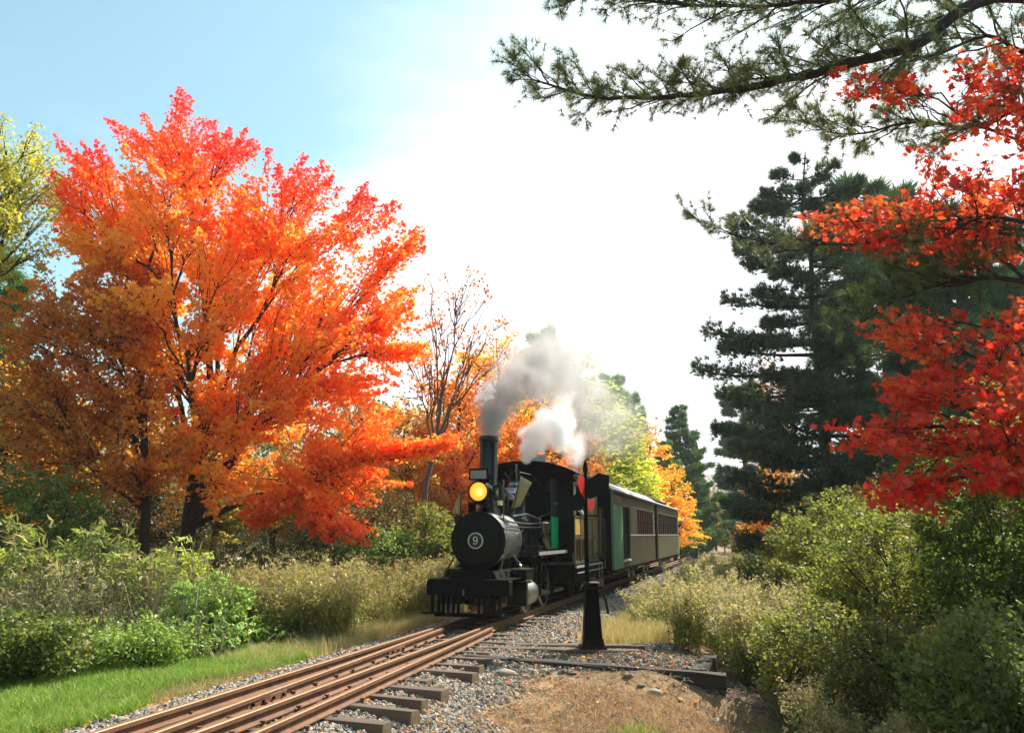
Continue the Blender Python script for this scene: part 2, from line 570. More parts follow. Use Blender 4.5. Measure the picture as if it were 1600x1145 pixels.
def conifer(name, label, base, H, prof, whorls, per_whorl, tuft, ntuft, cols, r0=0.2, up=0.12, start=0.12, group=None, tmpl=T_TUFT_FAR, extra=(), plate=0.32, jit=0.25, taper_w=0.75):
    """prof(h01) -> branch length; extra: explicit branch end points"""
    base = Vector(base)
    root = thing(name, label, 'pine tree', base, 0, group)
    mb = MB()
    tp = [Vector((R.gauss(0, 0.02) * H * 0.3 * i / 8, R.gauss(0, 0.02) * H * 0.3 * i / 8, H * i / 8)) for i in range(9)]
    tp[0] = Vector((0, 0, -0.2))
    mb.tube(tp, [r0 * (1 - 0.93 * i / 8) for i in range(9)], 9)
    Ps, Ds = [], []

    def branch(st, en, n, wmul=1.0):
        Lb = (en - st).length
        mid = st + (en - st) * 0.55 + Vector((0, 0, -Lb * 0.06))
        pts = wobble(bez(st, mid, en, 6), Lb * 0.012)
        mb.tube(pts, [max(0.006, 0.02 * Lb * (1 - t / 7) * r0 / 0.2) for t in range(7)], 5, cap=False)
        dirh = (en - st); dirh.z = 0
        if dirh.length < 1e-3: dirh = Vector((1, 0, 0))
        dirh.normalize()
        side = Vector((-dirh.y, dirh.x, 0))
        for i in range(n):
            t = 0.22 + 0.78 * R.random() ** 0.75
            q = t * 6; k = min(int(q), 5)
            p = pts[k].lerp(pts[k + 1], q - k)
            wd = plate * Lb * (1.08 - t) ** taper_w * wmul + 0.06
            s_ = R.uniform(-1, 1) * wd
            pp = p + side * s_ + dirh * abs(s_) * 0.5 + Vector((0, 0, R.gauss(0.04, 0.05 + 0.05 * Lb * 0.4) + abs(s_) * 0.12))
            if i % 5 == 0:
                mb.tube([p, pp], [0.006, 0.003], 3, cap=False)
            Ps.append(pp)
            d = (dirh * R.uniform(0.2, 1) + side * s_ / (wd + 1e-6) * 0.7 + Vector((0, 0, R.uniform(0.1, 0.9)))).normalized()
            Ds.append(d)

    for i in range(whorls):
        h = start + (1 - start) * (i + R.uniform(-0.3, 0.3)) / whorls
        h = min(max(h, start), 0.985)
        Lw = prof(h)
        a0 = R.uniform(0, 6.28)
        for k in range(per_whorl):
            a = a0 + 6.283 * k / per_whorl + R.gauss(0, 0.3)
            Lb = Lw * R.uniform(1 - jit, 1 + jit * 0.6)
            if R.random() < 0.08: continue
            hh = h * H + R.gauss(0, 0.12)
            q = hh / H * 8; kk = min(int(q), 7)
            st = tp[kk].lerp(tp[kk + 1], min(1, q - kk))
            en = st + Vector((math.cos(a) * Lb, math.sin(a) * Lb, Lb * up * R.uniform(0.2, 1.6) + Lb * 0.5 * max(0, h - 0.8)))
            branch(st, en, int(ntuft * Lb / max(0.3, prof(0.35))) + 6)
    for e, nt, wm in extra:
        e = Vector(e) - base
        d = math.hypot(e.x, e.y)
        st = Vector((0, 0, max(1, e.z - d * 0.08)))
        branch(st, e, nt, wm)
    for i in range(40):
        dd_ = R.random() * 0.22 * H
        Ps.append(Vector((tp[-1].x + R.gauss(0, 0.04 + 0.1 * dd_), tp[-1].y + R.gauss(0, 0.04 + 0.1 * dd_), H - 0.2 - dd_))); Ds.append(Vector((R.gauss(0, .5), R.gauss(0, .5), 1)).normalized())
    obj('trunk', mb, M['bark'], root, smooth=True)
    pos = np.array(Ps); dd = np.array(Ds)
    nrm = np.cross(dd, NR.normal(size=dd.shape))
    col = pal(cols, NR.random(len(pos)), 0.15)
    me = leaf_mesh('needle_crown', pos, nrm, tuft * (0.75 + 0.5 * NR.random(len(pos))), col, tmpl, M['needle'], updir=dd)
    c = obj('crown', me, None, root)
    return root


# ------------------------------------------------------------------ scatter with geometry nodes (only for what nobody could count)
def scatter(name, pts, rot, scl, idx, sources, kind='stuff'):
    me = bpy.data.meshes.new(name)
    N = len(pts)
    me.vertices.add(N); me.vertices.foreach_set('co', np.asarray(pts, np.float32).ravel())
    a = me.attributes.new('rot', 'FLOAT_VECTOR', 'POINT'); a.data.foreach_set('vector', np.asarray(rot, np.float32).ravel())
    a = me.attributes.new('scl', 'FLOAT_VECTOR', 'POINT'); a.data.foreach_set('vector', np.asarray(scl, np.float32).ravel())
    a = me.attributes.new('pick', 'INT', 'POINT'); a.data.foreach_set('value', np.asarray(idx, np.int32))
    o = bpy.data.objects.new(name, me); COL.objects.link(o)
    col = bpy.data.collections.new(name + '_sources')
    for i, s in enumerate(sources):
        so = bpy.data.objects.new('%s_piece_%02d' % (name, i), s)
        col.objects.link(so)
    ng = bpy.data.node_groups.new(name, 'GeometryNodeTree')
    ng.interface.new_socket('Geometry', in_out='INPUT', socket_type='NodeSocketGeometry')
    ng.interface.new_socket('Geometry', in_out='OUTPUT', socket_type='NodeSocketGeometry')
    n, l = ng.nodes, ng.links
    gi = n.new('NodeGroupInput'); go = n.new('NodeGroupOutput')
    ci = n.new('GeometryNodeCollectionInfo'); ci.inputs['Collection'].default_value = col
    ci.inputs['Separate Children'].default_value = True; ci.inputs['Reset Children'].default_value = True
    ip = n.new('GeometryNodeInstanceOnPoints'); ip.inputs['Pick Instance'].default_value = True

    def na(nm, ty):
        x = n.new('GeometryNodeInputNamedAttribute'); x.data_type = ty; x.inputs['Name'].default_value = nm
        return x.outputs['Attribute']
    e2r = n.new('FunctionNodeEulerToRotation')
    l.new(na('rot', 'FLOAT_VECTOR'), e2r.inputs[0]); l.new(e2r.outputs[0], ip.inputs['Rotation'])
    l.new(na('scl', 'FLOAT_VECTOR'), ip.inputs['Scale'])
    l.new(na('pick', 'INT'), ip.inputs['Instance Index'])
    l.new(gi.outputs[0], ip.inputs['Points']); l.new(ci.outputs[0], ip.inputs['Instance']); l.new(ip.outputs[0], go.inputs[0])
    md = o.modifiers.new('scatter', 'NODES'); md.node_group = ng
    o['kind'] = kind
    return o


# ------------------------------------------------------------------ the lie of the land
def smooth(a, b, x):
    t = np.clip((x - a) / (b - a), 0, 1)
    return t * t * (3 - 2 * t)


def track_x(Y):
    Y = np.asarray(Y, float)
    far = -0.53 + 0.2965 * (Y - 13.4)
    near = -0.53 + 0.2765 * (Y - 13.4)
    bend = np.where(Y > 45, 0.004 * (np.maximum(Y, 45) - 45) ** 2, 0)
    return np.where(Y > 13.4, far + bend * 0, near)


def dist(x, y):
    return (np.asarray(x, float) - track_x(y)) * 0.96


def gz(x, y):
    x = np.asarray(x, float); y = np.asarray(y, float)
    d = dist(x, y)
    z = np.full(d.shape, -0.160)
    pad = 1 - smooth(12.5, 14.5, y)
    e0 = 1.25 + 1.7 * pad
    r = smooth(e0, e0 + 1.5, d)
    z = z - r * 0.34 - smooth(e0 + 1.2, e0 + 6, d) * 0.45
    z = z - smooth(0.9, 2.6, d) * 0.05
    front = 1 - smooth(9.9, 10.36, y + 0.235 * (x + 0.56))
    z = z - pad * front * (smooth(0.7, 1.5, d) * 0.08 + smooth(1.6, 4.2, d) * 0.17)
    z = z - smooth(-0.75, -1.5, -d * -1) * 0
    z = z - smooth(0.85, 1.7, -d) * 0.13 - smooth(2, 7, -d) * 0.25
    far = smooth(40, 120, np.abs(d)) * 2.0
    z = z + far
    off = smooth(0.9, 2.2, np.abs(d))
    z = z + off * (0.03 * np.sin(x * 2.1 + y * 0.7) * np.sin(y * 1.7 - x * 0.5) + 0.02 * np.sin(x * 5.3) * np.sin(y * 4.1))
    return z


def gz1(x, y):
    return float(gz(np.array([x]), np.array([y]))[0])


def axis(lo, hi, fine_lo, fine_hi, step, n):
    a = np.arange(fine_lo, fine_hi, step)
    l = fine_lo - np.geomspace(step, fine_lo - lo, n)[::-1] if lo < fine_lo else []
    h = fine_hi + np.geomspace(step, hi - fine_hi, n)
    return np.concatenate([l, a, h])


xs = axis(-500, 500, -14, 12, 0.14, 34)
ys = axis(-60, 900, 2, 26, 0.14, 40)
GX, GY = np.meshgrid(xs, ys)
GZ = gz(GX, GY) + NR.normal(size=GX.shape) * 0.006
gv = np.stack([GX, GY, GZ], -1).reshape(-1, 3)
nx, ny = len(xs), len(ys)
ii = (np.arange(ny - 1)[:, None] * nx + np.arange(nx - 1)[None]).ravel()
gf = np.stack([ii, ii + 1, ii + nx + 1, ii + nx], 1)
gme = bpy.data.meshes.new('ground')
gme.vertices.add(len(gv)); gme.vertices.foreach_set('co', gv.astype(np.float32).ravel())
gme.loops.add(gf.size); gme.loops.foreach_set('vertex_index', gf.astype(np.int32).ravel())
gme.polygons.add(len(gf)); gme.polygons.foreach_set('loop_start', (np.arange(len(gf)) * 4).astype(np.int32))
gme.update(calc_edges=True)
gme.shade_smooth()
D = dist(gv[:, 0], gv[:, 1])
Yv = gv[:, 1]
padv = 1 - smooth(12.5, 14.5, Yv)
wob = 0.18 * np.sin(Yv * 1.3) + 0.1 * np.sin(Yv * 3.7 + 1)


def w_gravel(d, y):
    wob = 0.16 * np.sin(y * 1.3) + 0.1 * np.sin(y * 3.7 + 1)
    lim = 1.55 + wob + 0.25 * (1 - smooth(6, 10, y)) + smooth(9.8, 10.4, y) * (1 - smooth(11.8, 12.6, y)) * 2.2
    return smooth(-1.15, -0.9, d) * (1 - smooth(lim, lim + 0.35, d))


grav = w_gravel(D, Yv)
dry = smooth(-1.9, -1.2, D) * (1 - smooth(3.5, 5.5, D + 0.3 * np.sin(Yv * 2)))
green = (1 - smooth(-2.0, -1.4, D + wob * 0.5)) * (1 - smooth(11, 13, Yv))
cb = np.tile(np.array([[0.055, 0.05, 0.025]]), (len(D), 1))


def mixc(c, w, col):
    return c * (1 - w[:, None]) + np.array(col)[None] * w[:, None]


cb = mixc(cb, dry, (0.34, 0.22, 0.12))
cb = mixc(cb, green, (0.055, 0.11, 0.02))
cb = mixc(cb, grav, (0.25, 0.225, 0.19))
def w_pad(x, y):
    yy = y + 0.235 * (x + 0.56)
    return smooth(10.2, 10.4, yy) * (1 - smooth(12.0, 12.6, yy)) * smooth(1.0, 1.5, dist(x, y)) * (1 - smooth(4.4, 5.0, dist(x, y)))


cb = mixc(cb, w_pad(gv[:, 0], gv[:, 1]), (0.12, 0.085, 0.075))
ca = gme.color_attributes.new('Col', 'FLOAT_COLOR', 'POINT')
c4 = np.ones((len(cb), 4), np.float32); c4[:, :3] = cb
ca.data.foreach_set('color', c4.ravel())
gm, gn, gl = new_mat('soil_gravel_and_grass')
gb = gn['Principled BSDF']; gb.inputs['Roughness'].default_value = 0.95; gb.inputs['Specular IOR Level'].default_value = 0.15
ga = gn.new('ShaderNodeAttribute'); ga.attribute_name = 'Col'
gtc = gn.new('ShaderNodeTexCoord')
g1 = gn.new('ShaderNodeTexNoise'); g1.inputs['Scale'].default_value = 22; g1.inputs['Detail'].default_value = 9; g1.inputs['Roughness'].default_value = 0.75
g2 = gn.new('ShaderNodeTexNoise'); g2.inputs['Scale'].default_value = 1.6; g2.inputs['Detail'].default_value = 5
gl.new(gtc.outputs['Object'], g1.inputs['Vector']); gl.new(gtc.outputs['Object'], g2.inputs['Vector'])
gr = gn.new('ShaderNodeMapRange'); gr.inputs['From Min'].default_value = 0.3; gr.inputs['From Max'].default_value = 0.7; gr.inputs['To Min'].default_value = 0.45; gr.inputs['To Max'].default_value = 1.5
gl.new(g1.outputs['Fac'], gr.inputs['Value'])
gr2 = gn.new('ShaderNodeMapRange'); gr2.inputs['From Min'].default_value = 0.3; gr2.inputs['From Max'].default_value = 0.7; gr2.inputs['To Min'].default_value = 0.75; gr2.inputs['To Max'].default_value = 1.2
gl.new(g2.outputs['Fac'], gr2.inputs['Value'])
gmu = gn.new('ShaderNodeMath'); gmu.operation = 'MULTIPLY'; gl.new(gr.outputs['Result'], gmu.inputs[0]); gl.new(gr2.outputs['Result'], gmu.inputs[1])
gvm = gn.new('ShaderNodeVectorMath'); gvm.operation = 'SCALE'; gl.new(ga.outputs['Color'], gvm.inputs[0]); gl.new(gmu.outputs['Value'], gvm.inputs['Scale'])
gl.new(gvm.outputs['Vector'], gb.inputs['Base Color'])
gbm = gn.new('ShaderNodeBump'); gbm.inputs['Strength'].default_value = 0.8; gbm.inputs['Distance'].default_value = 0.03
gl.new(g1.outputs['Fac'], gbm.inputs['Height']); gl.new(gbm.outputs['Normal'], gb.inputs['Normal'])
gme.materials.append(gm)
ground = obj('ground', gme, None)
ground['kind'] = 'structure'

# ------------------------------------------------------------------ the track
track = thing('railway_track', 'narrow railway track of rusty rails on dark wooden ties, two routes merging under the engine', 'railway track', (float(track_x(13.4)), 13.4, 0))
T0 = Vector((float(track_x(13.4)), 13.4, 0))
G = 0.335
RH, RW, RF = 0.108, 0.054, 0.10


def rail_prof():
    return [(-RF / 2, -RH), (RF / 2, -RH), (RF / 2, -RH + 0.010), (0.009, -RH + 0.024), (0.008, -0.046), (RW / 2, -0.036), (RW / 2, -0.006), (RW / 2 - 0.008, 0), (-RW / 2 + 0.008, 0), (-RW / 2, -0.006), (-RW / 2, -0.036), (-0.008, -0.046), (-0.009, -RH + 0.024), (-RF / 2, -RH + 0.010)]


def sweep(path, name, label=None):
    prof = rail_prof(); n = len(prof)
    vs, fs, mi = [], [], []
    for i, p in enumerate(path):
        d = (path[min(i + 1, len(path) - 1)] - path[max(i - 1, 0)]).normalized()
        s = Vector((d.y, -d.x, 0))
        for a, b in prof:
            vs.append(p + s * a + Vector((0, 0, b)) - T0)
    for i in range(len(path) - 1):
        for k in range(n):
            k2 = (k + 1) % n
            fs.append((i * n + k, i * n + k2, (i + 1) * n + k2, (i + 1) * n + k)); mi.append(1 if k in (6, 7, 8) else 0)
    fs.append(tuple(range(n))); mi.append(0)
    fs.append(tuple(range((len(path) - 1) * n + n - 1, (len(path) - 1) * n - 1, -1))); mi.append(0)
    me = bpy.data.meshes.new(name)
    me.from_pydata([tuple(v) for v in vs], [], fs)
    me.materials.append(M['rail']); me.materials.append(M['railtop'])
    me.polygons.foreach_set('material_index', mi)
    o = obj(name, me, None, track)
    if label: o['label'] = label
    return o


STUB = 12.5


def off_b(Y):
    return 0.125 + 0.30 * max(0, (STUB - Y) / 6.6) ** 0.85 if Y < STUB else 0.125


def line(x_of, y0, y1, step=0.5):
    n = max(2, int((y1 - y0) / step))
    return [Vector((x_of(y0 + (y1 - y0) * i / n), y0 + (y1 - y0) * i / n, 0)) for i in range(n + 1)]


tx = lambda Y: float(track_x(Y))
HX = G / 0.96
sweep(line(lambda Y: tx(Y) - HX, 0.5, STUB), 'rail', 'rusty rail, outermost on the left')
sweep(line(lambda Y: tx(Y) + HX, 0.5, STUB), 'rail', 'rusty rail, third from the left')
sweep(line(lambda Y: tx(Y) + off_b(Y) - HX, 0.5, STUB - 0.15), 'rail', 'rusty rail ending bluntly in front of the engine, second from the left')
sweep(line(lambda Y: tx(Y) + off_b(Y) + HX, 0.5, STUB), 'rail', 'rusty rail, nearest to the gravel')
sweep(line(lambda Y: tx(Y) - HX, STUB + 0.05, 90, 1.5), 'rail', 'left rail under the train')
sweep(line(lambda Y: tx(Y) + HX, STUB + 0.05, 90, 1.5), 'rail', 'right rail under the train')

# ties: one object each, mesh shared
tie_mb = MB().box((-0.5, -0.075, -0.14), (0.5, 0.075, 0), 0.008)


def tie_mesh(nm, mat):
    mb = MB()
    prof = [(-0.075, -0.14), (0.075, -0.14), (0.078, -0.01), (0.066, 0.0), (-0.068, 0.0), (-0.077, -0.012)]
    n = len(prof)
    vs, fs = [], []
    cuts = [-0.5, -0.3, 0.0, 0.22, 0.5]
    for j, xx in enumerate(cuts):
        for (a, b) in prof:
            vs.append((xx, a + R.gauss(0, 0.003), b + R.gauss(0, 0.003)))
    for j in range(len(cuts) - 1):
        for k in range(n):
            k2 = (k + 1) % n
            fs.append((j * n + k, j * n + k2, (j + 1) * n + k2, (j + 1) * n + k))
    fs.append(tuple(range(n - 1, -1, -1))); fs.append(tuple(range((len(cuts) - 1) * n, len(cuts) * n)))
    me = bpy.data.meshes.new(nm); me.from_pydata(vs, [], fs)
    me.materials.append(mat); me.materials.append(M['tieend'])
    mi = [0] * (len(fs) - 2) + [1, 1]
    me.polygons.foreach_set('material_index', mi)
    return me


tie_ms = [tie_mesh('tie', M['tie']) for _ in range(4)]
spike_me = mesh_of('spike', MB().box((-0.012, -0.012, 0), (0.012, 0.012, 0.03)).box((-0.022, -0.018, 0.022), (0.018, 0.018, 0.036)), M['rail'])
Y = 3.0
ti = 0
while Y < 62:
    near = Y < STUB
    ang = -math.radians(16.5 if Y > 13 else (25 - 6 * smooth(7, 12, Y)))
    right = (off_b(Y) if near else 0) + HX + (0.62 if near else 0.36) + R.uniform(-0.05, 0.05)
    left = -HX - 0.38 + R.uniform(-0.04, 0.04)
    if near and 10.5 < Y < 12.4: right = off_b(Y) + HX + 0.42
    if near and ti % 5 == 3: right -= 0.3
    w = (right - left)
    cx = tx(Y) + (right + left) / 2
    t = bpy.data.objects.new('tie', tie_ms[ti % 4]); COL.objects.link(t); t.parent = track
    t.location = Vector((cx, Y - 0.25 * (right + left) / 2, -RH - 0.001 - R.uniform(0, 0.008))) - T0
    t.rotation_euler = (R.gauss(0, 0.01), 0, ang + R.gauss(0, 0.025))
    t.scale = (w * 1.0, R.uniform(0.85, 1.1), 1)
    if near and Y > 5:
        for xr in (tx(Y) - HX, tx(Y) + HX, tx(Y) + off_b(Y) - HX, tx(Y) + off_b(Y) + HX):
            s_ = bpy.data.objects.new('spike', spike_me); COL.objects.link(s_); s_.parent = track
            s_.location = Vector((xr + 0.072, Y + (xr - cx) * math.tan(ang) - 0.0, -RH + 0.004)) - T0
    Y += (0.47 if near else 0.55) + R.uniform(-0.05, 0.05)
    ti += 1

# joint bars with bolts on rails 2 (near px 300-470) and rail 4
def joint_bar(x_of, Yc, L=0.62):
    ang = -math.atan(0.2765)
    jb = obj('joint_bar', MB().box((0, -L / 2, -0.095), (0.014, L / 2, -0.03), 0.003), M['rail'], track, Vector((x_of(Yc) + 0.012, Yc, 0)) - T0, (0, 0, ang))
    for k in range(4):
        obj('bolt', MB().lathe([(0.013, 0.014), (0.016, 0.022), (0.013, 0.034)], (0, (-0.24 + 0.16 * k), -0.062), 'x', 6), M['black_matt'], jb)


joint_bar(lambda Y: tx(Y) + off_b(Y) - HX, 7.45)
joint_bar(lambda Y: tx(Y) + off_b(Y) - HX, 10.4)

# ------------------------------------------------------------------ switch timbers
def timber(name, label, a, b, w, h, mat='creosote', group=None, endmat=None):
    """box from a to b (top centre line), w wide, h tall"""
    a, b = Vector(a), Vector(b)
    d = b - a; L = d.length
    ang = math.atan2(d.y, d.x); tilt = -math.asin(d.z / L)
    vs, fs = [], []
    n = 9
    for i in range(n + 1):
        for (p, q) in [(-w / 2, -h), (w / 2, -h), (w / 2, -0.012), (w / 2 - 0.012, 0), (-w / 2 + 0.014, 0), (-w / 2, -0.014)]:
            vs.append((L * i / n, p + R.gauss(0, 0.0035), q + R.gauss(0, 0.0035)))
    for i in range(n):
        for k in range(6):
            k2 = (k + 1) % 6
            fs.append((i * 6 + k, i * 6 + k2, (i + 1) * 6 + k2, (i + 1) * 6 + k))
    fs.append(tuple(range(5, -1, -1))); fs.append(tuple(range(n * 6, n * 6 + 6)))
    me = bpy.data.meshes.new(name); me.from_pydata(vs, [], fs); me.materials.append(M[mat])
    o = bpy.data.objects.new(name, me); COL.objects.link(o)
    o.location = a; o.rotation_euler = Vector((0, tilt, ang))
    return tag(o, label, 'timber', group)


timber('head_timber', 'long weathered timber carrying the switch stand, with a squared pale right end', (-0.75, 11.29, -0.125), (1.66, 11.06, -0.135), 0.24, 0.17, 'tie')
timber('head_timber', 'long weathered timber directly behind the one that carries the switch stand', (-0.62, 11.66, -0.122), (1.80, 11.45, -0.125), 0.22, 0.17, 'tie')
timber('retaining_timber', 'long black creosoted timber holding back the gravel in front of the switch stand', (-0.56, 10.42, -0.10), (2.46, 9.72, -0.215), 0.16, 0.2)
timber('end_timber', 'short black timber lying across the right end of the gravel pad', (2.2, 9.95, -0.205), (2.62, 11.1, -0.185), 0.2, 0.16)
timber('support_block', 'black timber block under the right end of the long front timber', (2.0, 9.86, -0.42), (2.36, 9.78, -0.425), 0.2, 0.4)

# ------------------------------------------------------------------ switch stand
SX, SY = 1.07, 11.18
st = thing('switch_stand', 'tall black cast-iron switch stand with red and dark green target vanes', 'switch stand', (SX, SY, -0.13))
zb = 0.0
mb = MB()
def frus(mb, w0, d0, z0, w1, d1, z1, cx=0.0):
    vs = [(-w0 / 2 + cx, -d0 / 2, z0), (w0 / 2 + cx, -d0 / 2, z0), (w0 / 2 + cx, d0 / 2, z0), (-w0 / 2 + cx, d0 / 2, z0), (-w1 / 2 + cx, -d1 / 2, z1), (w1 / 2 + cx, -d1 / 2, z1), (w1 / 2 + cx, d1 / 2, z1), (-w1 / 2 + cx, d1 / 2, z1)]
    return mb.add(vs, [(0, 3, 2, 1), (4, 5, 6, 7), (0, 1, 5, 4), (1, 2, 6, 5), (2, 3, 7, 6), (3, 0, 4, 7)])
obj('base_plate', frus(frus(MB(), 0.36, 0.3, 0.0, 0.36, 0.3, 0.035), 0.30, 0.26, 0.035, 0.27, 0.24, 0.13), M['black'], st)
obj('column', frus(MB(), 0.25, 0.22, 0.13, 0.17, 0.15, 0.76), M['black_matt'], st)
rib = MB()
for sx_ in (-1, 1):
    rib.add([(sx_ * 0.125, -0.118, 0.13), (sx_ * 0.105, -0.118, 0.13), (sx_ * 0.068, -0.083, 0.76), (sx_ * 0.085, -0.083, 0.76),
             (sx_ * 0.125, -0.10, 0.13), (sx_ * 0.105, -0.10, 0.13), (sx_ * 0.068, -0.07, 0.76), (sx_ * 0.085, -0.07, 0.76)], [(0, 1, 2, 3), (4, 7, 6, 5), (0, 3, 7, 4), (1, 5, 6, 2), (0, 4, 5, 1), (3, 2, 6, 7)])
obj('rib', rib, M['black'], st)
obj('notched_collar', frus(MB().lathe([(0.09, 0.80), (0.12, 0.82), (0.12, 0.845), (0.07, 0.86)], (0, 0, 0), 'z', 16), 0.27, 0.24, 0.76, 0.27, 0.24, 0.80), M['black'], st, smooth=True)
mb = MB().tube([(0.13, -0.04, 0.74), (0.19, -0.04, 0.60), (0.215, -0.04, 0.44)], [0.018, 0.016, 0.02], 8)
obj('lever', mb, M['black'], st, smooth=True)
obj('mast', MB().tube([(-0.055, 0, 0.80), (-0.055, 0, 1.75), (-0.05, 0, 2.30)], [0.034, 0.028, 0.022], 10).lathe([(0.02, 2.30), (0.035, 2.34), (0.03, 2.42), (0.008, 2.5)], (-0.05, 0, 0), 'z', 10), M['black_matt'], st, smooth=True)
def plate(pts, th, axis='y', c=(0, 0, 0)):
    m = MB()
    if axis == 'y':
        m.prism([(x + c[0], z + c[2]) for x, z in pts], c[1] - th / 2, c[1] + th / 2)
    return m
vane = plate([(0.0, 2.26), (0.03, 2.20), (0.10, 2.26), (0.17, 2.31), (0.33, 2.28), (0.315, 2.06), (0.30, 2.02), (0.14, 1.99), (0.06, 1.96), (0.0, 1.98)], 0.008, c=(-0.05, -0.02, 0))
obj('target_vane', vane, M['vane'], st)
vane = plate([(-0.01, 2.12), (-0.12, 2.05), (-0.24, 1.93), (-0.27, 1.86), (-0.26, 1.80), (-0.08, 1.80), (-0.01, 1.88)], 0.008, c=(-0.05, -0.02, 0))
obj('target_vane', vane, M['vane'], st)
r_ = MB()
pts = [(0.0, 1.92), (-0.05, 1.98), (-0.12, 2.04), (-0.17, 2.13), (-0.16, 2.23), (-0.10, 2.28), (-0.04, 2.26), (0.0, 2.19)]
r_.prismx([(y * 2.2, z) for y, z in pts], -0.055, -0.047)
o = obj('red_target', r_, M['red'], st, rot=(0, 0, 0.0)); o.rotation_euler = (0, 0, -math.radians(22)); o['label'] = 'larger upper red target vane, turned nearly edge-on'
r_ = MB().prismx([(0.02, 1.84), (0.12, 1.79), (0.2, 1.82), (0.26, 1.9), (0.24, 1.97), (0.12, 1.95), (0.02, 1.92)], -0.055, -0.047)
o = obj('red_target', r_, M['red'], st); o.rotation_euler = (0, 0, -math.radians(32)); o['label'] = 'smaller lower red target vane'

# ------------------------------------------------------------------ locomotive  (local: +y = backwards along the train, x = right, z up from rail top)
HEAD = -math.atan(0.2965)
LO = Vector((-0.53 - 0.2965 * 0.55, 12.85, 0))
loco = thing('steam_locomotive', 'black narrow gauge steam locomotive number 9 with lit amber headlight, heading the train', 'locomotive', LO, HEAD)
CZ = 1.25
fr = 0.5      # smokebox front at local y
# smokebox, boiler
obj('smokebox', MB().lathe([(0.43, fr), (0.465, fr + 0.01), (0.468, fr + 0.05), (0.458, fr + 0.055), (0.458, fr + 1.0)], (0, 0, CZ), 'y', 56), M['jacket'], loco, smooth=True)
sf = obj('smokebox_front', MB().lathe([(0.465, fr + 0.02), (0.468, fr - 0.012), (0.44, fr - 0.022), (0.40, fr - 0.022), (0.385, fr - 0.045), (0.30, fr - 0.055), (0.1, fr - 0.06)], (0, 0, CZ), 'y', 56), M['smokebox'], loco, smooth=True)
for k in range(18):
    a = 2 * math.pi * k / 18
    obj('bolt', MB().lathe([(0.011, fr - 0.04), (0.011, fr - 0.02)], (0.42 * math.cos(a), 0, CZ + 0.42 * math.sin(a)), 'y', 6), M['smokebox'], sf)
obj('hinge_strap', MB().box((0.26, fr - 0.07, CZ + 0.17), (0.46, fr - 0.045, CZ + 0.205)).box((0.26, fr - 0.07, CZ - 0.21), (0.46, fr - 0.045, CZ - 0.175)), M['smokebox'], sf)
np_ = obj('number_plate', MB().lathe([(0.115, fr - 0.055), (0.115, fr - 0.075), (0.09, fr - 0.078)], (-0.02, 0, CZ), 'y', 40), paint('dark_bronze_plate', (0.02, 0.014, 0.008), 0.4), loco, smooth=True)
ring = MB()
n = 48
vs, fs = [], []
for k in range(n):
    a = 2 * math.pi * k / n
    for (r, y) in ((0.112, fr - 0.07), (0.112, fr - 0.088), (0.13, fr - 0.088), (0.13, fr - 0.05)):
        vs.append((-0.02 + r * math.cos(a), y, CZ + r * math.sin(a)))
for k in range(n):
    k2 = (k + 1) % n
    for j in range(4):
        j2 = (j + 1) % 4
        fs.append((k * 4 + j, k2 * 4 + j, k2 * 4 + j2, k * 4 + j2))
obj('plate_ring', ring.add(vs, fs), M['white'], np_)
nine = MB()
pts = [Vector((-0.02 + 0.030 * math.cos(a), fr - 0.086, CZ + 0.026 + 0.034 * math.sin(a))) for a in [2 * math.pi * i / 20 for i in range(21)]]
nine.tube(pts, 0.0105, 6)
nine.tube([(0.012, fr - 0.086, CZ + 0.022), (0.011, fr - 0.086, CZ - 0.012), (0.002, fr - 0.086, CZ - 0.042), (-0.018, fr - 0.086, CZ - 0.058), (-0.038, fr - 0.086, CZ - 0.054)], [0.012, 0.012, 0.011, 0.009, 0.008], 6)
nine.lathe([(0.013, fr - 0.094), (0.013, fr - 0.078)], (-0.044, 0, CZ - 0.046), 'y', 10)
obj('numeral_nine', nine, M['white'], np_, smooth=True)
obj('boiler', MB().lathe([(0.40, fr + 1.0), (0.425, fr + 1.0), (0.425, fr + 2.1), (0.47, fr + 2.3), (0.47, fr + 3.0)], (0, 0, CZ + 0.02), 'y', 56), M['black'], loco, smooth=True)
for yb, rb in ((1.02, 0.435), (1.55, 0.433), (2.05, 0.433), (2.6, 0.478)):
    obj('boiler_band', MB().lathe([(rb - 0.01, fr + yb - 0.002), (rb, fr + yb), (rb, fr + yb + 0.05), (rb - 0.01, fr + yb + 0.052)], (0, 0, CZ + 0.02), 'y', 56), M['steel'] if yb < 1.1 else M['black'], loco, smooth=True)
# badge on the jacket
obj('builder_plate', MB().lathe([(0.055, 0.0), (0.055, 0.012), (0.04, 0.016)], (0, 0, 0), 'x', 24), M['brass'], loco, (0.45, fr + 0.78, CZ + 0.07), (0, -0.15, 0))
# saddle, frame
obj('saddle', MB().prism([(-0.4, 0.62), (0.4, 0.62), (0.30, 0.80), (0.36, 0.95), (-0.36, 0.95), (-0.30, 0.80)], fr + 0.12, fr + 0.85), M['black_matt'], loco)
obj('frame', MB().box((-0.25, 0.18, 0.36), (-0.2, 6.6, 0.62)).box((0.2, 0.18, 0.36), (0.25, 6.6, 0.62)).box((-0.3, 0.6, 0.34), (0.3, 1.4, 0.64)).box((-0.28, 2.9, 0.3), (0.28, 4.0, 0.9)), M['black_matt'], loco)
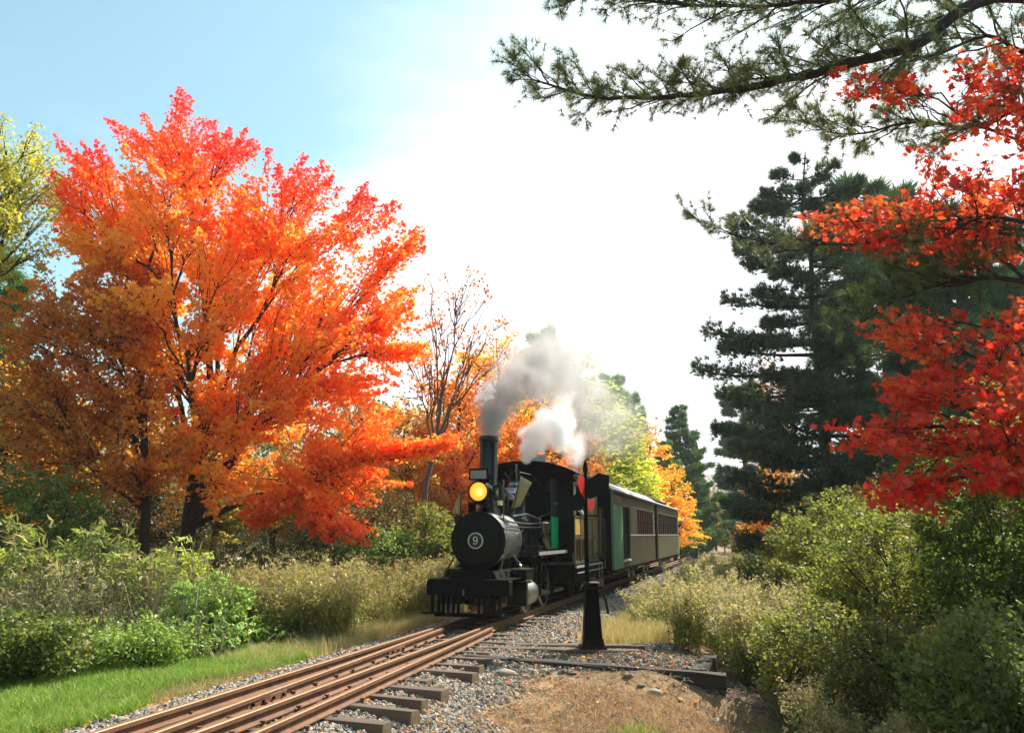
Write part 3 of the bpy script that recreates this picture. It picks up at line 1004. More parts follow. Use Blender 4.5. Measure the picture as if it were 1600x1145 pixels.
# pilot beam, pilot
pb = obj('pilot_beam', MB().box((-0.68, 0.0, 0.42), (0.68, 0.17, 0.645), 0.012), M['black_matt'], loco)
obj('deck_plate', MB().box((-0.66, 0.02, 0.646), (0.66, 0.95, 0.662)).prism([(-0.40, 0.662), (0.40, 0.662), (0.33, 0.78), (-0.33, 0.78)], 0.25, 0.5), M['black_matt'], loco)
pil = obj('pilot', MB().box((-0.55, 0.02, 0.10), (0.56, 0.14, 0.15), 0.006), M['black_matt'], loco)
for k in range(13):
    x = -0.5 + k * 0.084
    if abs(x) < 0.12: continue
    obj('pilot_bar', MB().prismx([(0.03, 0.15), (0.07, 0.15), (0.11, 0.42), (0.05, 0.42)], x - 0.018, x + 0.018), M['black_matt'], pil)
obj('footboard', MB().box((-0.74, -0.06, 0.14), (-0.42, 0.14, 0.165)), M['black_matt'], pil)
obj('footboard_hanger', MB().box((-0.62, 0.04, 0.16), (-0.58, 0.08, 0.43)).box((-0.5, 0.04, 0.16), (-0.47, 0.08, 0.43)), M['black_matt'], pil)
cp = obj('coupler', MB().box((-0.14, -0.12, 0.30), (0.12, 0.02, 0.48), 0.03).tube([(-0.01, -0.12, 0.38), (-0.01, -0.2, 0.37)], [0.07, 0.05], 12).tube([(0.04, -0.08, 0.46), (0.08, -0.1, 0.56)], 0.012, 6), M['black_matt'], loco)
obj('link_pin', MB().tube([(-0.01, -0.15, 0.2), (-0.01, -0.15, 0.52)], 0.014, 8), M['steel'], cp)
for sx in (-1, 1):
    obj('grab_iron', MB().tube([(sx * 0.64, 0.05, 0.645), (sx * 0.64, 0.05, 0.80), (sx * 0.50, 0.05, 0.80), (sx * 0.50, 0.05, 0.645)], 0.009, 6), M['steel'], loco)
    # front braces
    obj('brace_rod', MB().tube([(sx * 0.47, 0.12, 0.65), (sx * 0.42, fr + 0.0, 0.98)], 0.014, 6), M['black'], loco)
    # cylinders
    cxx = sx * 0.585
    cyl = obj('cylinder', MB().lathe([(0.17, 0.80), (0.19, 0.82), (0.19, 1.36), (0.17, 1.38)], (cxx, 0, 0.40), 'y', 28), M['jacket'], loco, smooth=True)
    obj('cylinder_head', MB().box((cxx - 0.17, 0.74, 0.22), (cxx + 0.17, 0.80, 0.60), 0.012), M['black'], cyl)
    edge = MB()
    for (p, q) in (((-0.172, 0.218), (0.172, 0.218)), ((0.172, 0.218), (0.172, 0.602)), ((0.172, 0.602), (-0.172, 0.602)), ((-0.172, 0.602), (-0.172, 0.218))):
        edge.tube([(cxx + p[0], 0.738, p[1]), (cxx + q[0], 0.738, q[1])], 0.007, 5)
    obj('cover_edge', edge, M['steel'], cyl)
    obj('end_ring', MB().lathe([(0.19, 1.30), (0.2, 1.31), (0.2, 1.37), (0.19, 1.38)], (cxx, 0, 0.40), 'y', 28), M['steel'], cyl, smooth=True)
    vc = obj('valve_chest', MB().box((cxx - 0.13, 0.85, 0.60), (cxx + 0.13, 1.32, 0.78), 0.02), M['black'], cyl)
    obj('chest_lid', MB().box((cxx - 0.14, 0.84, 0.782), (cxx + 0.14, 1.33, 0.80)), M['steel'], cyl)
    obj('drain_cock', MB().tube([(cxx + sx * 0.03, 0.9, 0.22), (cxx + sx * 0.03, 0.88, 0.12)], 0.01, 6).tube([(cxx + sx * 0.03, 1.25, 0.22), (cxx + sx * 0.03, 1.23, 0.12)], 0.01, 6), M['steel'], cyl)
    obj('lubricator', MB().lathe([(0.0, 0), (0.03, 0.01), (0.035, 0.05), (0.012, 0.07), (0.02, 0.09), (0.0, 0.1)], (cxx - sx * 0.02, 1.0, 0.80), 'z', 12), M['brass'], cyl, smooth=True)
    # wheels
    for yw in (2.1, 3.35):
        wmb = MB().lathe([(0.40, -0.03), (0.42, -0.02), (0.42, 0.03), (0.40, 0.045), (0.355, 0.045), (0.35, 0.02), (0.35, -0.02)], (sx * 0.33, yw, 0.41), 'x', 36)
        wh = obj('driving_wheel', wmb, M['steel'], loco, smooth=True)
        sp = MB().lathe([(0.075, -0.04), (0.08, 0.06)], (sx * 0.33, yw, 0.41), 'x', 16)
        for k in range(10):
            a = 2 * math.pi * k / 10
            sp.tube([(sx * 0.335, yw, 0.41), (sx * 0.335, yw + 0.36 * math.cos(a), 0.41 + 0.36 * math.sin(a))], 0.02, 5)
        obj('spoke', sp, M['black_matt'], wh)
    obj('side_rod', MB().box((sx * 0.40 - 0.02, 2.0, 0.22), (sx * 0.40 + 0.02, 3.45, 0.29), 0.008).lathe([(0.06, -0.03), (0.06, 0.03)], (sx * 0.40, 2.1, 0.255), 'x', 16).lathe([(0.06, -0.03), (0.06, 0.03)], (sx * 0.40, 3.35, 0.255), 'x', 16), M['steel'], loco)
    obj('main_rod', MB().tube([(cxx - sx * 0.06, 1.85, 0.40), (cxx - sx * 0.12, 3.35, 0.27)], [0.03, 0.035], 8), M['steel'], loco)
    obj('piston_rod', MB().tube([(cxx, 1.38, 0.40), (cxx, 1.9, 0.40)], 0.018, 8), M['steel'], loco)
    obj('crosshead_guide', MB().box((cxx - 0.04, 1.4, 0.47), (cxx + 0.04, 2.2, 0.50)).box((cxx - 0.04, 1.4, 0.30), (cxx + 0.04, 2.2, 0.33)).box((cxx - 0.045, 1.78, 0.33), (cxx + 0.045, 1.98, 0.47)).box((cxx - 0.03, 2.18, 0.28), (cxx + 0.03, 2.22, 1.0)), M['black'], loco)
    # running board
    rb = obj('running_board', MB().box((sx * 0.46 if sx > 0 else -0.80, fr + 0.85, 1.02), (0.80 if sx > 0 else -0.46, 3.55, 1.05)), M['black_matt'], loco)
    obj('board_edge', MB().box((sx * 0.80 - 0.006, fr + 0.85, 1.0), (sx * 0.80 + 0.006, 3.55, 1.058)), paint('worn_grey_edge', (0.35, 0.34, 0.33), 0.4), rb)
    obj('handrail', MB().tube([(sx * 0.44, fr + 0.1, CZ + 0.22), (sx * 0.46, fr + 1.2, CZ + 0.22), (sx * 0.48, 3.5, CZ + 0.24)], 0.011, 6), M['steel'], loco)
    obj('steam_pipe', MB().tube([(sx * 0.40, fr + 0.6, 0.98), (sx * 0.50, fr + 0.6, 0.86), (sx * 0.54, fr + 0.6, 0.78)], 0.05, 10), M['black'], loco, smooth=True)
# air tank / pipes below board on the right
obj('injector_pipe', MB().tube([(0.44, 2.9, 1.32), (0.5, 2.6, 1.26), (0.54, 2.35, 1.12), (0.54, 2.3, 0.9), (0.5, 2.25, 0.7)], 0.016, 8).tube([(0.46, 3.4, 1.55), (0.52, 3.1, 1.3), (0.50, 2.9, 1.14), (0.66, 2.8, 1.10)], 0.014, 8), M['steel'], loco, smooth=True)
obj('toolbox', MB().box((0.50, fr + 1.05, 1.05), (0.72, fr + 1.45, 1.15), 0.01), M['black'], loco)
# stack
obj('smokestack', MB().lathe([(0.24, CZ + 0.40), (0.20, CZ + 0.50), (0.155, CZ + 0.56), (0.152, CZ + 1.66), (0.175, CZ + 1.68), (0.175, CZ + 1.74), (0.16, CZ + 1.76), (0.14, CZ + 1.76), (0.13, CZ + 1.3)], (0, fr + 0.52, 0), 'z', 40), M['black'], loco, smooth=True)
# headlight
hy = fr - 0.02
hl = obj('headlight', MB().lathe([(0.175, hy + 0.30), (0.185, hy + 0.27), (0.185, hy), (0.175, hy - 0.015), (0.158, hy - 0.015), (0.155, hy + 0.02)], (0, 0, 2.04), 'y', 40), M['black'], loco, smooth=True)
obj('reflector', MB().lathe([(0.157, hy + 0.004), (0.12, hy + 0.045), (0.05, hy + 0.07)], (0, 0, 2.04), 'y', 40), M['brass'], hl, smooth=True)
obj('lens', MB().lathe([(0.156, hy + 0.01), (0.13, hy - 0.018), (0.07, hy - 0.034), (0.02, hy - 0.038)], (0, 0, 2.04), 'y', 40), M['amberglass'], hl, smooth=True)
obj('bulb', MB().lathe([(0.0, -0.03), (0.035, -0.015), (0.045, 0.0), (0.035, 0.012), (0.0, 0.02)], (0.035, hy - 0.032, 2.025), 'y', 20), M['lamp'], hl, smooth=True)
obj('bracket', MB().box((-0.16, hy - 0.05, 1.83), (0.16, hy + 0.35, 1.86)).box((-0.17, hy, 1.70), (-0.14, hy + 0.3, 1.84)).box((0.14, hy, 1.70), (0.17, hy + 0.3, 1.84)), M['black'], hl)
nb = obj('number_board_case', MB().box((-0.165, hy - 0.0, 2.225), (0.165, hy + 0.14, 2.42), 0.008), M['black'], loco)
obj('blank_board', MB().box((-0.135, hy - 0.01, 2.25), (0.14, hy - 0.002, 2.385)), M['board'], nb)
ml = obj('marker_case', MB().box((0.24, hy + 0.1, 1.90), (0.36, hy + 0.25, 2.14), 0.008), M['black'], loco)
obj('marker_glass', MB().box((0.265, hy + 0.09, 1.93), (0.335, hy + 0.098, 2.11)), paint('dull_green_glass', (0.10, 0.14, 0.10), 0.15), ml)
obj('marker_flame', MB().lathe([(0.0, -0.05), (0.012, -0.03), (0.012, 0.03), (0.0, 0.05)], (0.302, hy + 0.088, 2.02), 'z', 8), M['white'], ml)
obj('stanchion', MB().tube([(0.34, fr + 0.3, CZ + 0.32), (0.34, fr + 0.3, CZ + 1.0)], 0.012, 6), M['steel'], loco)
# bell and domes
yb = fr + 1.0
bf = obj('bell_frame', MB().tube([(-0.2, yb, CZ + 0.38), (-0.2, yb, CZ + 0.80), (-0.12, yb, CZ + 0.92), (0.12, yb, CZ + 0.92), (0.2, yb, CZ + 0.80), (0.2, yb, CZ + 0.38)], 0.018, 8), M['black'], loco, smooth=True)
obj('bell', MB().lathe([(0.03, CZ + 0.90), (0.06, CZ + 0.86), (0.095, CZ + 0.78), (0.115, CZ + 0.66), (0.15, CZ + 0.60), (0.14, CZ + 0.595), (0.05, CZ + 0.7)], (0, yb, 0), 'z', 28), M['brass'], bf, smooth=True)
yd = fr + 1.5
obj('sand_dome', MB().lathe([(0.26, CZ + 0.34), (0.22, CZ + 0.42), (0.20, CZ + 0.5), (0.20, CZ + 0.66), (0.24, CZ + 0.68), (0.24, CZ + 0.71), (0.16, CZ + 0.80), (0.05, CZ + 0.85), (0.04, CZ + 0.90), (0.0, CZ + 0.91)], (0, yd, 0), 'z', 36), M['black'], loco, smooth=True)
ys_ = fr + 2.1
sd = obj('steam_dome', MB().lathe([(0.32, CZ + 0.34), (0.25, CZ + 0.44), (0.225, CZ + 0.52), (0.225, CZ + 0.80), (0.27, CZ + 0.83), (0.275, CZ + 0.86), (0.18, CZ + 0.93), (0.12, CZ + 1.02), (0.10, CZ + 1.10), (0.0, CZ + 1.12)], (0, ys_, 0), 'z', 36), M['black'], loco, smooth=True)
obj('dome_rim', MB().lathe([(0.26, CZ + 0.828), (0.285, CZ + 0.84), (0.285, CZ + 0.858), (0.26, CZ + 0.87)], (0, ys_, 0), 'z', 36), M['steel'], sd, smooth=True)
obj('dome_cap', MB().lathe([(0.235, CZ + 0.80), (0.30, CZ + 0.825), (0.305, CZ + 0.845), (0.20, CZ + 0.915), (0.135, CZ + 0.99), (0.115, CZ + 1.06)], (0, ys_, 0), 'z', 36), M['domecap'], sd, smooth=True)
rv_ = MB()
for k in range(28):
    a = 2 * math.pi * k / 28
    for yy in (fr + 0.09, fr + 0.90):
        rv_.lathe([(0.012, 0.0), (0.010, 0.008), (0.0, 0.010)], (0, 0, 0), 'x', 6)
        for q in range(len(rv_.v) - 18, len(rv_.v)):
            x_, y_, z_ = rv_.v[q]
            rr_ = 0.457 + x_
            rv_.v[q] = (rr_ * math.cos(a) - z_ * math.sin(a), yy + y_, CZ + rr_ * math.sin(a) + z_ * math.cos(a))
ro = obj('rivets', rv_, M['black'], loco); ro['kind'] = 'stuff'
obj('blower_pipe', MB().tube([(0.30, fr + 0.25, CZ + 0.36), (0.42, fr + 0.5, CZ + 0.30), (0.44, fr + 1.5, CZ + 0.28), (0.48, 3.5, CZ + 0.32)], 0.016, 8), M['steel'], loco, smooth=True)
obj('air_pump', MB().lathe([(0.09, 1.08), (0.10, 1.10), (0.10, 1.30), (0.05, 1.32), (0.05, 1.36), (0.10, 1.38), (0.10, 1.55), (0.03, 1.60)], (0.62, fr + 1.95, 0), 'z', 24), M['domecap'], loco, smooth=True)
obj('reach_rod', MB().box((0.55, 2.2, 0.93), (0.58, 3.6, 0.97)), M['steel'], loco)
obj('sand_pipe', MB().tube([(0.2, yd, CZ + 0.5), (0.42, yd + 0.05, CZ + 0.22), (0.46, yd + 0.15, CZ - 0.1), (0.42, yd + 0.3, 0.5), (0.36, yd + 0.35, 0.2)], 0.014, 7), M['black'], loco, smooth=True)
obj('safety_valve', MB().tube([(-0.07, ys_, CZ + 1.08), (-0.07, ys_, CZ + 1.34)], [0.035, 0.028], 10).tube([(0.08, ys_, CZ + 1.08), (0.08, ys_, CZ + 1.30)], [0.03, 0.024], 10), M['black'], sd, smooth=True)
obj('whistle', MB().tube([(0.02, ys_ + 0.06, CZ + 1.1), (0.02, ys_ + 0.06, CZ + 1.22)], 0.012, 8).tube([(0.02, ys_ + 0.06, CZ + 1.22), (0.02, ys_ + 0.06, CZ + 1.42)], 0.022, 10), M['steel'], sd, smooth=True)
obj('pull_rod', MB().tube([(0.0, ys_, CZ + 1.28), (0.2, ys_ + 0.5, CZ + 1.24), (0.32, 3.6, CZ + 1.0)], 0.009, 5), M['steel'], loco)
obj('bell_lever', MB().tube([(0.1, yb, CZ + 0.92), (0.22, yb, CZ + 1.06), (0.14, yb, CZ + 1.16)], 0.014, 6).tube([(0.1, yb, CZ + 0.92), (-0.02, yb, CZ + 1.02), (-0.1, yb, CZ + 1.0)], 0.014, 6), M['black'], loco)
obj('turret_pipe', MB().tube([(0.2, fr + 1.3, CZ + 0.42), (0.34, fr + 1.7, CZ + 0.46), (0.42, fr + 2.2, CZ + 0.40), (0.46, 3.5, CZ + 0.5)], 0.02, 8), M['steel'], loco, smooth=True)
obj('cab_front_valve', MB().tube([(0.62, 3.30, 1.94), (0.62, 3.52, 1.94)], [0.03, 0.02], 8), M['steel'], loco, smooth=True)
# flags
for (lx, lab, w, tw) in ((-0.36, 'small faded yellow flag left of the headlight, drooping to a point', 0.2, 1), (0.36, 'larger faded yellow flag slanting on a staff behind the smokestack', 0.3, -1)):
    yl = fr + (0.1 if lx < 0 else 0.75)
    wpos = Matrix.Rotation(HEAD, 4, 'Z') @ Vector((lx, yl, 0)) + LO
    ft = thing('marker_flag', lab, 'flag', (wpos.x, wpos.y, 1.65 if lx < 0 else 1.72), HEAD, 'marker flags on the engine')
    obj('staff', MB().tube([(0, 0, 0), (0.02 if lx < 0 else 0.15, 0, 0.34 if lx < 0 else 0.66)], 0.008, 6), M['black'], ft)
    fm = MB(); vs = []; fs = []
    if lx < 0:
        P4 = [Vector((0, 0, 0.36)), Vector((-0.03, 0, 0.34)), Vector((-0.15, 0.02, 0.05)), Vector((0.01, 0.02, 0.02))]
    else:
        P4 = [Vector((0.14, 0, 0.62)), Vector((0.34, 0.02, 0.50)), Vector((0.12, 0.03, 0.10)), Vector((-0.02, 0, 0.06))]
    nn = 6
    for i in range(nn + 1):
        for j in range(nn + 1):
            a = P4[0].lerp(P4[1], j / nn); b = P4[3].lerp(P4[2], j / nn)
            p = a.lerp(b, i / nn); p.y += 0.012 * math.sin(j * 2.2) ; vs.append(p)
    for i in range(nn):
        for j in range(nn):
            q = i * (nn + 1) + j; fs.append((q, q + 1, q + nn + 2, q + nn + 1))
    fo = obj('cloth', MB().add(vs, fs), M['flag'], ft, smooth=True)
    md = fo.modifiers.new('thick', 'SOLIDIFY'); md.thickness = 0.004
# cab
c0, c1 = 3.55, 6.15
cab = obj('cab_front_wall', MB().box((-0.93, c0, 1.0), (-0.3, c0 + 0.04, 2.56)).box((-0.3, c0, 1.72), (0.3, c0 + 0.04, 2.56)).box((0.3, c0, 1.0), (0.36, c0 + 0.04, 2.56)).box((0.60, c0, 1.0), (0.93, c0 + 0.04, 1.6)).box((0.36, c0, 2.42), (0.93, c0 + 0.04, 2.56)).box((0.87, c0, 1.6), (0.93, c0 + 0.04, 2.42)), M['black_matt'], loco)
obj('front_window', MB().box((0.60, c0 + 0.01, 1.6), (0.87, c0 + 0.02, 2.42)), M['pane'], cab)
dr = obj('cab_door', MB().box((0, -0.02, 0.0), (0.02, 0.0, 1.36)), M['black'], loco, (0.60, c0 - 0.01, 1.06))
obj('door_panel', MB().box((0.0, -0.46, 0.02), (0.03, -0.0, 0.62), 0.006), M['green'], dr)
obj('door_glass', MB().box((0.0, -0.46, 0.625), (0.03, 0.0, 1.36), 0.006), paint('grey_door_glass', (0.05, 0.06, 0.055), 0.15), dr)
dr.rotation_euler = (0, 0, -math.radians(2))
sideR = MB()
obj('cab_side_wall', MB().box((-0.93, c0 + 0.04, 0.95), (-0.89, c1, 1.68)).box((-0.93, c0 + 0.04, 2.36), (-0.89, c1, 2.5)).box((-0.93, c0 + 1.2, 1.68), (-0.89, c0 + 1.35, 2.36)), M['black'], loco)
cs = obj('cab_side_wall', MB().box((0.89, c0 + 0.04, 0.78), (0.925, c1, 1.72)).box((0.89, c0 + 0.04, 2.34), (0.925, c1, 2.5)).box((0.89, c0 + 0.04, 1.72), (0.925, c0 + 0.14, 2.34)).box((0.89, c0 + 1.10, 1.72), (0.925, c0 + 1.28, 2.34)).box((0.89, c1 - 0.1, 1.72), (0.925, c1, 2.34)), M['cabwood'], loco)
for (ya, yb2, za, zb2, mt) in ((0.12, 0.62, 1.34, 1.66, 'gold'), (0.68, 1.18, 1.34, 1.66, 'cabwood'), (0.12, 0.62, 0.86, 1.24, 'black'), (0.68, 1.18, 0.86, 1.24, 'black'), (1.34, 1.9, 1.0, 1.66, 'olive'), (1.96, 2.5, 1.0, 1.66, 'cabwood'), (1.34, 2.5, 0.82, 0.96, 'olive'), (1.34, 2.5, 1.78, 2.28, 'olive_lt')):
    pn = obj('cab_panel', MB().box((0.926, c0 + ya, za), (0.934, c0 + yb2, zb2)), M[mt], cs)
fr_mb = MB()
for ya in (0.04, 0.62, 1.2, 1.9, 2.5):
    fr_mb.box((0.926, c0 + ya, 0.80), (0.945, c0 + ya + 0.06, 1.72))
for za in (0.78, 1.26, 1.68):
    fr_mb.box((0.926, c0 + 0.04, za), (0.948, c1, za + 0.035))
obj('panel_moulding', fr_mb, M['olive_lt'], cs)
sw = obj('side_window', MB().box((0.90, c0 + 1.28, 1.73), (0.905, c1 - 0.1, 2.33)), M['pane'], cs)
obj('sash', MB().box((0.926, c0 + 1.28, 1.98), (0.94, c1 - 0.1, 2.02)).box((0.926, c0 + 1.28, 2.30), (0.94, c1 - 0.1, 2.34)), M['olive_lt'], cs)
obj('white_curtain', MB().box((0.88, c0 + 0.15, 1.74), (0.89, c0 + 0.45, 2.3)), paint('pale_window_shade', (0.5, 0.46, 0.42), 0.7, scale=30, stretch=(1, 6, 0.2)), cs)
# number digits on cab side? the roof
def arch(w, z0, rise, n=14):
    return [(w * math.sin(math.pi / 2 * (2 * i / n - 1)), z0 + rise * (1 - abs(math.sin(math.pi / 2 * (2 * i / n - 1))) ** 2.4)) for i in range(n + 1)]
top = arch(1.04, 2.54, 0.24)
bot = [(x, z - 0.05) for x, z in reversed(top)]
rf = obj('cab_roof', MB().prism(top + bot, c0 - 0.30, c1 + 0.25), M['black_matt'], loco, smooth=False)
obj('gable_board', MB().prism(arch(1.0, 2.40, 0.33) + [(1.0, 2.36), (-1.0, 2.36)], c0 - 0.05, c0 - 0.01), M['black_matt'], loco)
hb = obj('roof_hatch', MB().box((-0.30, 4.2, 2.79), (0.14, 5.0, 2.83)), M['black_matt'], loco)
ho = obj('hatch_lid', MB().box((-0.34, 0, 0), (0.16, 0.02, 0.24)), M['board'], hb, (0, 4.35, 2.80), (-0.45, 0, 0))
obj('cab_floor', MB().box((-0.93, c0, 0.70), (0.93, c1 + 0.2, 0.78)), M['black_matt'], loco)
obj('cab_back_wall', MB().box((-0.93, c1 - 0.04, 0.78), (0.88, c1, 1.75)), M['black_matt'], loco)
obj('valance', MB().box((0.94, c0 + 0.1, 0.70), (0.96, c1 + 0.3, 0.745)).box((0.97, c0 + 0.1, 0.60), (0.99, c1 + 0.3, 0.62)), M['board'], loco)
stp = obj('cab_step', MB().tube([(0.95, c1 - 0.05, 0.7), (0.95, c1 - 0.05, 0.34)], 0.014, 6).tube([(0.95, c1 + 0.3, 0.7), (0.95, c1 + 0.3, 0.34)], 0.014, 6).box((0.82, c1 - 0.08, 0.32), (0.98, c1 + 0.33, 0.345)), M['steel'], loco)
obj('water_tank', MB().box((-0.9, c1 + 0.05, 0.78), (0.9, 7.4, 1.72), 0.04).box((-0.86, 6.6, 1.72), (0.86, 7.38, 1.98)), M['black_matt'], loco)
obj('tank_frame', MB().box((-0.8, 4.2, 0.42), (0.8, 7.5, 0.70)).box((-0.7, 7.5, 0.45), (0.7, 7.62, 0.75)), M['black_matt'], loco)
for yw in (5.6, 6.7):
    for sx in (-1, 1):
        obj('truck_wheel', MB().lathe([(0.26, -0.03), (0.285, -0.02), (0.27, 0.045), (0.2, 0.05), (0.19, 0.02), (0.05, 0.03)], (sx * 0.33, yw, 0.27), 'x', 28), M['black_matt'], loco, smooth=True)
    obj('axle', MB().tube([(-0.33, yw, 0.27), (0.33, yw, 0.27)], 0.04, 8), M['black_matt'], loco)
obj('truck_frame', MB().box((-0.45, 5.2, 0.22), (-0.40, 7.1, 0.34)).box((0.40, 5.2, 0.22), (0.45, 7.1, 0.34)), M['black_matt'], loco)
obj('crew_handrail', MB().tube([(0.94, c1 + 0.15, 0.9), (0.96, c1 + 0.15, 1.9)], 0.014, 6), M['steel'], loco)

# ------------------------------------------------------------------ people
def person(name, label, joints, edges, radii, mats, loc, rz, root=0):
    me = bpy.data.meshes.new(name)
    me.from_pydata(joints, edges, [])
    o = bpy.data.objects.new(name, me); COL.objects.link(o)
    sk = o.modifiers.new('skin', 'SKIN')
    for i, r in enumerate(radii):
        v = me.skin_vertices[0].data[i]
        v.radius = (r, r) if not hasattr(r, '__len__') else r
        v.use_root = (i == root)
    o.modifiers.new('sub', 'SUBSURF').levels = 2
    o.modifiers['sub'].render_levels = 2
    dg = bpy.context.evaluated_depsgraph_get()
    em = bpy.data.meshes.new_from_object(o.evaluated_get(dg))
    o.modifiers.clear()
    o.data = em
    em.shade_smooth()
    for m_ in mats[0]: em.materials.append(m_)
    for p in em.polygons:
        p.material_index = mats[1](p.center)
    o.location = loc; o.rotation_euler = (0, 0, rz)
    tag(o, label, 'person')
    return o


# engineer sitting at the cab window, right arm on the sill (local: +x = out of the window)
ej = [(-0.25, 0, 0), (-0.2, 0, 0.22), (-0.12, 0.0, 0.44), (-0.05, -0.02, 0.56), (0.0, -0.04, 0.66), (0.01, -0.06, 0.76),
      (0.0, -0.2, 0.42), (0.13, -0.2, 0.2), (0.16, -0.02, 0.14), (0.19, 0.05, 0.08),
      (-0.2, 0.18, 0.44), (-0.3, 0.22, 0.2), (-0.1, -0.3, -0.02), (-0.1, -0.32, -0.4)]
ee = [(0, 1), (1, 2), (2, 3), (3, 4), (4, 5), (2, 6), (6, 7), (7, 8), (8, 9), (2, 10), (10, 11), (0, 12), (12, 13)]
er = [0.15, 0.15, 0.16, 0.065, 0.09, 0.085, 0.075, 0.055, 0.042, 0.035, 0.075, 0.055, 0.09, 0.07]
def em_(c):
    if c.z > 0.84: return 3
    if c.z > 0.57: return 1
    if c.x > 0.12 and c.z < 0.17: return 2
    return 0
wp = Matrix.Rotation(HEAD, 4, 'Z') @ Vector((0.80, c0 + 0.62, 1.66)) + LO
person('person', 'engineer in dark maroon shirt and white glove at the locomotive cab window', ej, ee, er, ([M['cloth'], M['skin'], M['glove'], M['denim']], em_), wp, HEAD)

